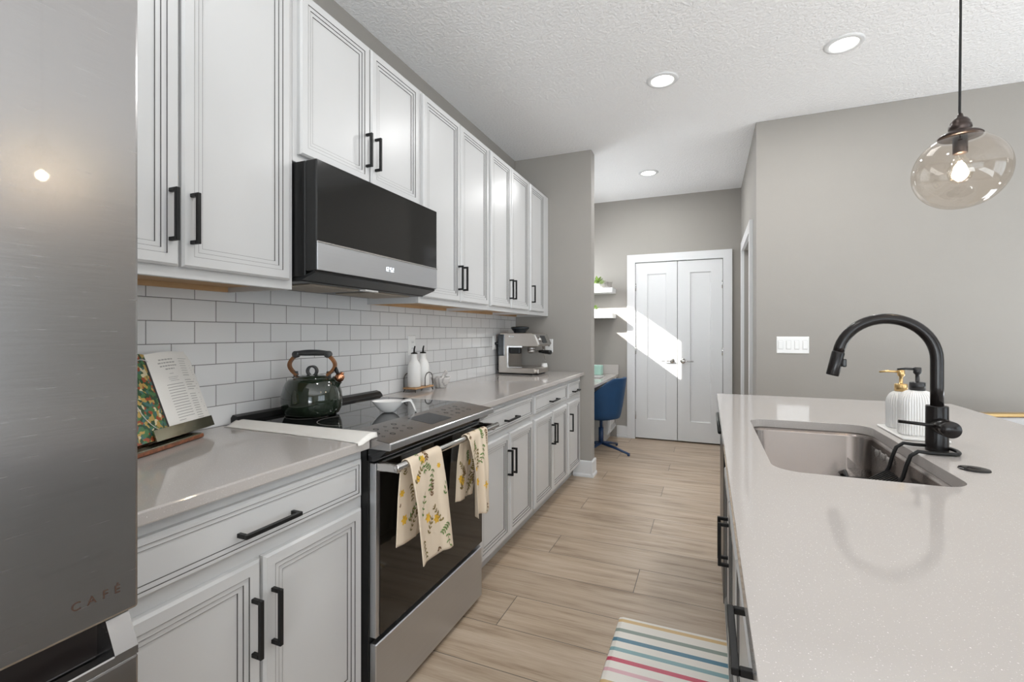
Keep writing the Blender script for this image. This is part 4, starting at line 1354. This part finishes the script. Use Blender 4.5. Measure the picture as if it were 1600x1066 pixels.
MB().box((pe.x + 0.008, FYc - 0.008, pe.z - 0.046), (pe.x + 0.021, FYc + 0.008, pe.z - 0.020), 0.004, 2).build('spray_button', M['black_plastic'], sh)
ld = Vector((0.02, -1.0, 0.0)).normalized()
p0 = Vector((FXc, FYc, 0.990))
m = MB().lathe([(0, 0.0), (0.023, 0.0), (0.023, 0.048), (0.0215, 0.050), (0.0215, 0.052), (0.023, 0.054), (0.023, 0.073), (0.022, 0.075), (0, 0.075)], p0 + ld * 0.012, 28, axis=ld, caps=False)
q = p0 + ld * 0.050
m.tube([q, q + Vector((-0.05, 0.004, 0.006)), q + Vector((-0.105, 0.008, 0.010))], [0.0052, 0.0048, 0.0046], 12)
m.build('lever', M['faucet'], fc)
# air switch button
o = MB().lathe([(0, 0.006), (0.012, 0.006), (0.013, 0.0045), (0.020, 0.0045), (0.030, 0.003), (0.031, 0)], (0.614, 1.530, 0.9143), 32, caps=False).build('air_switch', M['faucet'])
tag(o, 'flat round black button on the worktop beside the sink', 'button')

# soap tray and dispensers
TX, TY = 0.632, 1.985
o = tag(MB().box((0.572, 1.862, 0.9145), (0.694, 2.112, 0.9225), 0.003, 2).build('soap_tray', M['white_cer']), 'white rectangular tray under the soap dispensers', 'tray')
def ribbed_flat(c, w, d, h, ribs):
    """rounded-shoulder flat bottle with vertical ribs, width along X"""
    n = ribs * 6
    def ring(k, z):
        ww, dd = w * k, d * (0.25 + 0.75 * k)
        base = rrect(-ww / 2, ww / 2, -dd / 2, dd / 2, min(ww, dd) * 0.38, 10)
        seg = [math.dist(base[i], base[(i + 1) % len(base)]) for i in range(len(base))]
        tot, out, acc, idx = sum(seg), [], 0.0, 0
        for i in range(n):
            sx = tot * i / n
            while acc + seg[idx] < sx:
                acc += seg[idx]
                idx += 1
            f = (sx - acc) / max(seg[idx], 1e-9)
            a, b = base[idx], base[(idx + 1) % len(base)]
            rr = 1 + 0.022 * math.cos(i * PI / 3)
            out.append((c[0] + (a[0] + (b[0] - a[0]) * f) * rr, c[1] + (a[1] + (b[1] - a[1]) * f) * rr, c[2] + z))
        return out
    t = bmesh.new()
    lv = [(0.94, 0), (1.0, 0.004)] + [(1.0, h * 0.5), (1.0, h - 0.045)] + [(0.28 + 0.72 * math.cos(i * PI / 16), h - 0.045 + 0.045 * math.sin(i * PI / 16)) for i in range(1, 9)]
    R = [[t.verts.new(p) for p in ring(k, z)] for k, z in lv]
    for k in range(len(R) - 1):
        for i in range(n):
            f = t.faces.new((R[k][i], R[k][(i + 1) % n], R[k + 1][(i + 1) % n], R[k + 1][i]))
            f.smooth = False
    t.faces.new(R[0])
    t.faces.new(R[-1])
    bmesh.ops.recalc_face_normals(t, faces=t.faces[:])
    m = MB()
    m._merge(t, 0)
    return m
def pump(t, c, h, mtl, collar, nozzle):
    z = c[2] + h
    m = MB().lathe([(0, 0), (collar, 0), (collar, 0.024), (collar - 0.002, 0.026), (0.006, 0.026), (0.0055, 0.050), (0.011, 0.056), (0.0105, 0.074), (0, 0.075)], (c[0], c[1], z), 24, caps=False)
    m.tube([(c[0], c[1], z + 0.068), (c[0] + nozzle[0] * 0.6, c[1] + nozzle[1] * 0.6, z + 0.069), (c[0] + nozzle[0], c[1] + nozzle[1], z + 0.066)], [0.0045, 0.004, 0.003], 10)
    m.build('pump', mtl, t)
c1 = (0.633, 1.935, 0.9230)
t = thing('soap_dispenser', 'white ribbed soap dispenser with a black pump on the tray', 'soap dispenser', c1, 'soap dispensers on the tray')
ribbed_flat(c1, 0.100, 0.062, 0.146, 40).build('bottle', M['white_cer'], t)
pump(t, c1, 0.146, M['pump_black'], 0.021, (-0.052, 0.004))
c2 = (0.628, 2.060, 0.9230)
t = thing('soap_dispenser', 'pale ribbed soap dispenser with a gold pump, behind the black-pump one', 'soap dispenser', c2, 'soap dispensers on the tray')
ribbed_flat(c2, 0.082, 0.066, 0.128, 32).build('bottle', M['clear_bottle'], t)
pump(t, c2, 0.128, M['gold'], 0.019, (-0.062, 0.002))

# sink caddy: black tube loop around the faucet base with a hanging net basket
cd = thing('sink_caddy', 'black wire sink caddy looped round the faucet base', 'sink caddy', (0.50, 1.70, 0.80))
m = MB()
y0, y1 = FYc - 0.075, FYc + 0.035
z0 = 0.921
def hump(y):
    return [(0.60, y, z0), (0.568, y, z0), (0.545, y, z0 + 0.002), (0.528, y, z0 - 0.012), (0.518, y, 0.880), (0.510, y, 0.845), (0.494, y, 0.815), (0.46, y, 0.802)]
loop_pts = [p for p in hump(y1)][::-1]
arc_pts = [(0.614 + 0.036 * math.cos(a), (FYc - 0.02) + 0.055 * math.sin(a), z0) for a in [PI / 2 - i * PI / 14 for i in range(15)]]
back = hump(y0)
pts = loop_pts + arc_pts + back
m.tube(pts, 0.0052, 10)
m.tube([(0.46, y1, 0.802), (0.40, y1, 0.800), (0.385, y1, 0.815), (0.385, (y0 + y1) / 2, 0.835), (0.385, y0, 0.815), (0.40, y0, 0.800), (0.46, y0, 0.802)], 0.0052, 10)
m.build('frame', M['black'], cd)
m = MB()
for i in range(9):
    y = y0 + (y1 - y0) * i / 8
    m.tube([(0.385, y, 0.808), (0.44, y, 0.792), (0.508, y, 0.838)], 0.0022, 6)
for i in range(9):
    x = 0.395 + i * 0.0135
    zz = 0.800 if x < 0.46 else 0.800 + (x - 0.46) * 0.7
    m.tube([(x, y0, zz), (x, (y0 + y1) / 2, zz - 0.004), (x, y1, zz)], 0.0022, 6)
m.build('net_basket', M['black_plastic'], cd)
# clear sponge holder stuck to the sink wall
sh = thing('sponge_holder', 'clear sponge holder with suction cups inside the sink', 'sponge holder', (0.47, 1.95, 0.78))
m = MB()
m.box((0.526, 1.83, 0.775), (0.530, 2.00, 0.862), 0.001)
m.box((0.455, 1.83, 0.775), (0.527, 2.00, 0.779), 0.001)
m.box((0.455, 1.83, 0.779), (0.458, 2.00, 0.815), 0.001)
m.build('shelf', M['acrylic'], sh)
for y in (1.86, 1.915, 1.97):
    MB().lathe([(0, 0), (0.013, 0), (0.010, 0.006), (0, 0.007)], (0.531, y, 0.845), 16, axis=(1, 0, 0), caps=False).build('suction_cup', M['plate'], sh)

# ------------------------------------------------------------------ pendants
def pendant(x, y, zc, label, r=0.113):
    t = thing('pendant_lamp', label, 'pendant lamp', (x, y, CZ), 'glass globe pendants')
    MB().lathe([(0, 0), (0.06, 0), (0.06, -0.012), (0.05, -0.022), (0, -0.024)], (x, y, CZ), 32, caps=False).build('canopy', M['dbronze'], t)
    top = zc + r * 0.93
    m = MB().tube([(x, y, CZ - 0.02), (x + 0.002, y, (CZ + top) / 2), (x - 0.001, y, top + 0.075), (x, y, top + 0.062)], 0.0032, 10)
    m.build('cord', M['black'], t)
    m = MB().lathe([(0, 0.066), (0.006, 0.066), (0.008, 0.056), (0.018, 0.050), (0.023, 0.040), (0.022, 0.036), (0.026, 0.032), (0.027, 0.022), (0.024, 0.019), (0.026, 0.012), (0.046, 0.006), (0.052, 0.0), (0.050, -0.004), (0.024, -0.003), (0, -0.003)], (x, y, top), 36, caps=False)
    m.build('socket_cap', M['dbronze'], t)
    m = MB()
    pr = []
    for i in range(41):
        a = PI * i / 40
        rr = r * math.sin(a) ** 0.94
        zz = r * 0.96 * math.cos(a)
        if zz > r * 0.955 * math.cos(math.asin(0.40)):
            continue
        pr.append((max(rr, 0.0), zz))
    pr[-1] = (0.0, pr[-1][1])
    m.lathe(pr, (x, y, zc), 56, caps=False)
    m.build('glass_globe', M['globe'], t)
    m = MB().lathe([(0, 0.0), (0.017, 0.0), (0.017, -0.046), (0.015, -0.048), (0, -0.048)], (x, y, top - 0.004), 20, caps=False)
    m.build('socket', M['dbronze'], t)
    zb = top - 0.054
    m = MB().lathe([(0.0125, 0.006), (0.013, -0.006), (0.020, -0.022), (0.027, -0.040), (0.029, -0.055), (0.025, -0.072), (0.014, -0.083), (0, -0.086)], (x, y, zb), 28, caps=False)
    b = m.build('bulb', M['bulbglass'], t)
    m = MB()
    for k in range(4):
        a = k * PI / 2 + 0.4
        m.tube([(x + 0.004 * math.cos(a), y + 0.004 * math.sin(a), zb - 0.022), (x + 0.011 * math.cos(a), y + 0.011 * math.sin(a), zb - 0.062)], 0.0022, 6)
    m.build('filament', M['filament'], b)
    lamp('pendant_glow', 'POINT', (x, y, zb - 0.045), 1.6, (1.0, 0.86, 0.68), 0.02)
pendant(0.690, 1.80, 1.735, 'clear glass globe pendant on a black cord above the island faucet')
pendant(0.690, 0.98, 1.86, 'clear glass globe pendant hanging over the near end of the island')

# ------------------------------------------------------------------ striped kitchen mat
o = MB().prism([(0, 0), (0.005, 0.011), (0.020, 0.015), (0.435, 0.015), (0.45, 0.011), (0.455, 0)], lambda a, b, d: (-0.362 + a, d, b + 0.0005), 1.33, 2.085, bev=0.003).build('kitchen_mat', M['stripes'])
tag(o, 'striped cushioned mat on the wood floor in front of the island', 'mat')

# ------------------------------------------------------------------ desk nook
dk = thing('desk', 'white built-in desk with a short backsplash behind the blue chair', 'desk', (-1.33, 5.1, 0))
MB().box((XW + 0.001, 4.18, 0.728), (-1.0, YB - 0.001, 0.758), 0.004, 2).build('worktop', M['quartz'], dk)
MB().box((XW + 0.001, YB - 0.022, 0.758), (-0.998, YB - 0.001, 0.872), 0.003).build('backsplash', M['quartz'], dk)
m = MB().box((XW + 0.01, 5.33, 0.10), (-1.045, YB - 0.002, 0.728), 0.002)
m.box((XW + 0.01, 5.35, 0.0), (-1.10, YB - 0.002, 0.10))
cb = m.build('pedestal', M['cab'], dk)
fD = lambda a, b, d: (-1.025 + d, a, b)
MB().panel(5.35, 5.735, 0.13, 0.60, CABP, fD).build('door', CM, cb)
MB().panel(5.35, 5.735, 0.615, 0.715, DRWP, fD).build('drawer', CM, cb)
MB().box((XW + 0.01, 4.19, 0.66), (-1.40, 5.33, 0.728), 0.002).build('apron', M['cab'], dk)
o = MB().box((-1.31, 5.56, 0.7585), (-1.175, 5.69, 0.868), 0.006, 2).build('tissue_box', M['mint'])
tag(o, 'mint green tissue box on the white desk', 'tissue box')
o = MB().box((-1.32, 5.15, 0.7585), (-1.10, 5.38, 0.770), 0.003).build('tablet', M['lgrey'])
tag(o, 'flat grey tablet lying on the white desk', 'tablet')

# shelves
for z, lb in ((1.732, 'upper white floating shelf on the nook wall with a leafy plant'), (1.432, 'lower white floating shelf on the nook wall, level with the sun patch')):
    o = MB().box((XW + 0.001, 5.50, z), (-1.030, YB - 0.001, z + 0.055), 0.002).build('wall_shelf', M['trim'])
    tag(o, lb, 'shelf', 'white nook shelves')
def plant(x, y, z, label, seed, h, spread):
    rnd = random.Random(seed)
    t = thing('potted_plant', label, 'plant', (x, y, z))
    MB().lathe([(0, 0), (0.034, 0), (0.045, 0.055), (0.042, 0.055), (0.034, 0.045), (0, 0.045)], (x, y, z), 24, caps=False).build('pot', M['white_cer'], t)
    m = MB()
    for i in range(46):
        a, e = rnd.uniform(0, 2 * PI), rnd.uniform(0.15, 1.3)
        d = Vector((math.cos(a) * math.cos(e), math.sin(a) * math.cos(e), math.sin(e)))
        L = spread * rnd.uniform(0.55, 1.0)
        b = Vector((x, y, z + 0.045))
        p = b + d * L
        sd2 = d.cross(Vector((0, 0, 1))).normalized() * 0.013
        mid = b + d * (L * 0.65) + Vector((0, 0, 0.008))
        m.tube([b, b + d * L * 0.4], 0.0012, 5)
        m.quad([b + d * L * 0.35, mid + sd2, p, mid - sd2])
    m.build('foliage', M['leafgreen'], t)
plant(-1.225, 5.60, 1.7885, 'leafy green plant in a white pot on the upper nook shelf', 2, 0.1, 0.125)
plant(-1.270, 5.60, 1.4885, 'small green plant in a white pot on the lower nook shelf', 8, 0.06, 0.085)
m = MB()
rnd = random.Random(4)
for i in range(30):
    a = rnd.uniform(0, 2 * PI)
    x, y = -1.095 + 0.03 * math.cos(a), 5.60 + 0.03 * math.sin(a)
    m.tube([(x, y, 1.7885), (x + rnd.uniform(-0.02, 0.02), y + rnd.uniform(-0.02, 0.02), 1.83), (x + rnd.uniform(-0.03, 0.03), y, 1.86)], 0.002, 5)
m.lathe([(0, 0), (0.036, 0), (0.040, 0.028), (0, 0.03)], (-1.095, 5.60, 1.7880), 18, caps=False)
o = m.build('twig_basket', M['greytwig'])
tag(o, 'small grey twig basket beside the plant on the upper nook shelf', 'basket')

# desk chair: blue tub shell facing the desk (-X)
CHX, CHY = -1.055, 5.0
ch = thing('desk_chair', 'blue tub swivel chair on a navy star base at the desk', 'chair', (CHX, CHY, 0), rz=math.radians(-14), local=True)
m = MB()
def shell(u, v, th=0.0):
    a = math.radians(-128 + 256 * u)          # 0 = back (+x)
    q = abs(2 * u - 1)
    topz = 0.790 - 0.36 * max(0, (q - 0.24) / 0.76) ** 1.3
    z = 0.365 + (topz - 0.365) * v
    r = 0.205 + 0.062 * v ** 0.7 + 0.012 * v * (1 - q) - th
    return (r * math.cos(a) * 1.0 - 0.01, r * math.sin(a), z)
A = m.grid(lambda u, v: shell(u, v), 40, 14)
B = m.grid(lambda u, v: shell(u, v, 0.035), 40, 14, flip=True)
for i in range(40):
    for j in (0, 14):
        f = m.bm.faces.new([A[i][j], A[i + 1][j], B[i + 1][j], B[i][j]])
for j in range(14):
    for i in (0, 40):
        m.bm.faces.new([A[i][j], A[i][j + 1], B[i][j + 1], B[i][j]])
bmesh.ops.recalc_face_normals(m.bm, faces=m.bm.faces[:])
o = m.build('backrest', M['blue'], ch)
bv = o.modifiers.new('round', 'BEVEL')
bv.width = 0.012
bv.segments = 3
bv.angle_limit = math.radians(50)
m = MB().lathe([(0, 0.345), (0.14, 0.345), (0.20, 0.362), (0.208, 0.385), (0.208, 0.43), (0.19, 0.455), (0, 0.462)], (-0.01, 0, 0), 40, caps=False)
m.build('seat', M['blue'], ch)
m = MB().cyl((0, 0, 0.075), (0, 0, 0.25), 0.026, 20).cyl((0, 0, 0.25), (0, 0, 0.346), 0.016, 16).cyl((0, 0, 0.33), (0, 0, 0.346), 0.06, 20)
m.build('post', M['navy'], ch)
for k in range(4):
    a = math.radians(-6 + 90 * k)
    dx, dy = math.cos(a), math.sin(a)
    m = MB().tube([(dx * 0.01, dy * 0.01, 0.085), (dx * 0.18, dy * 0.18, 0.055), (dx * 0.335, dy * 0.335, 0.018)], [0.017, 0.014, 0.011], 12)
    m.cyl((dx * 0.325, dy * 0.325, 0.0), (dx * 0.325, dy * 0.325, 0.014), 0.014, 12)
    m.build('leg', M['navy'], ch)

# ------------------------------------------------------------------ dining chair beyond the island
dc = thing('dining_chair', 'grey dining chair with a gold top rail beyond the island', 'chair', (1.557, 3.372, 0), rz=YAW, local=True)
MB().box((-0.25, -0.020, 0.50), (0.25, 0.020, 0.808), 0.012, 3).build('backrest', M['lgrey'], dc)
MB().box((-0.255, -0.022, 0.809), (0.255, 0.022, 0.831), 0.004, 2).build('top_rail', M['gold'], dc)
MB().box((-0.24, 0.025, 0.42), (0.24, 0.46, 0.49), 0.025, 3).build('seat', M['lgrey'], dc)
for sx in (-1, 1):
    MB().tube([(sx * 0.235, 0.0, 0.0), (sx * 0.235, 0.0, 0.81)], 0.011, 12).build('leg', M['gold'], dc)
    MB().tube([(sx * 0.215, 0.43, 0.0), (sx * 0.215, 0.43, 0.425)], 0.011, 12).build('leg', M['gold'], dc)
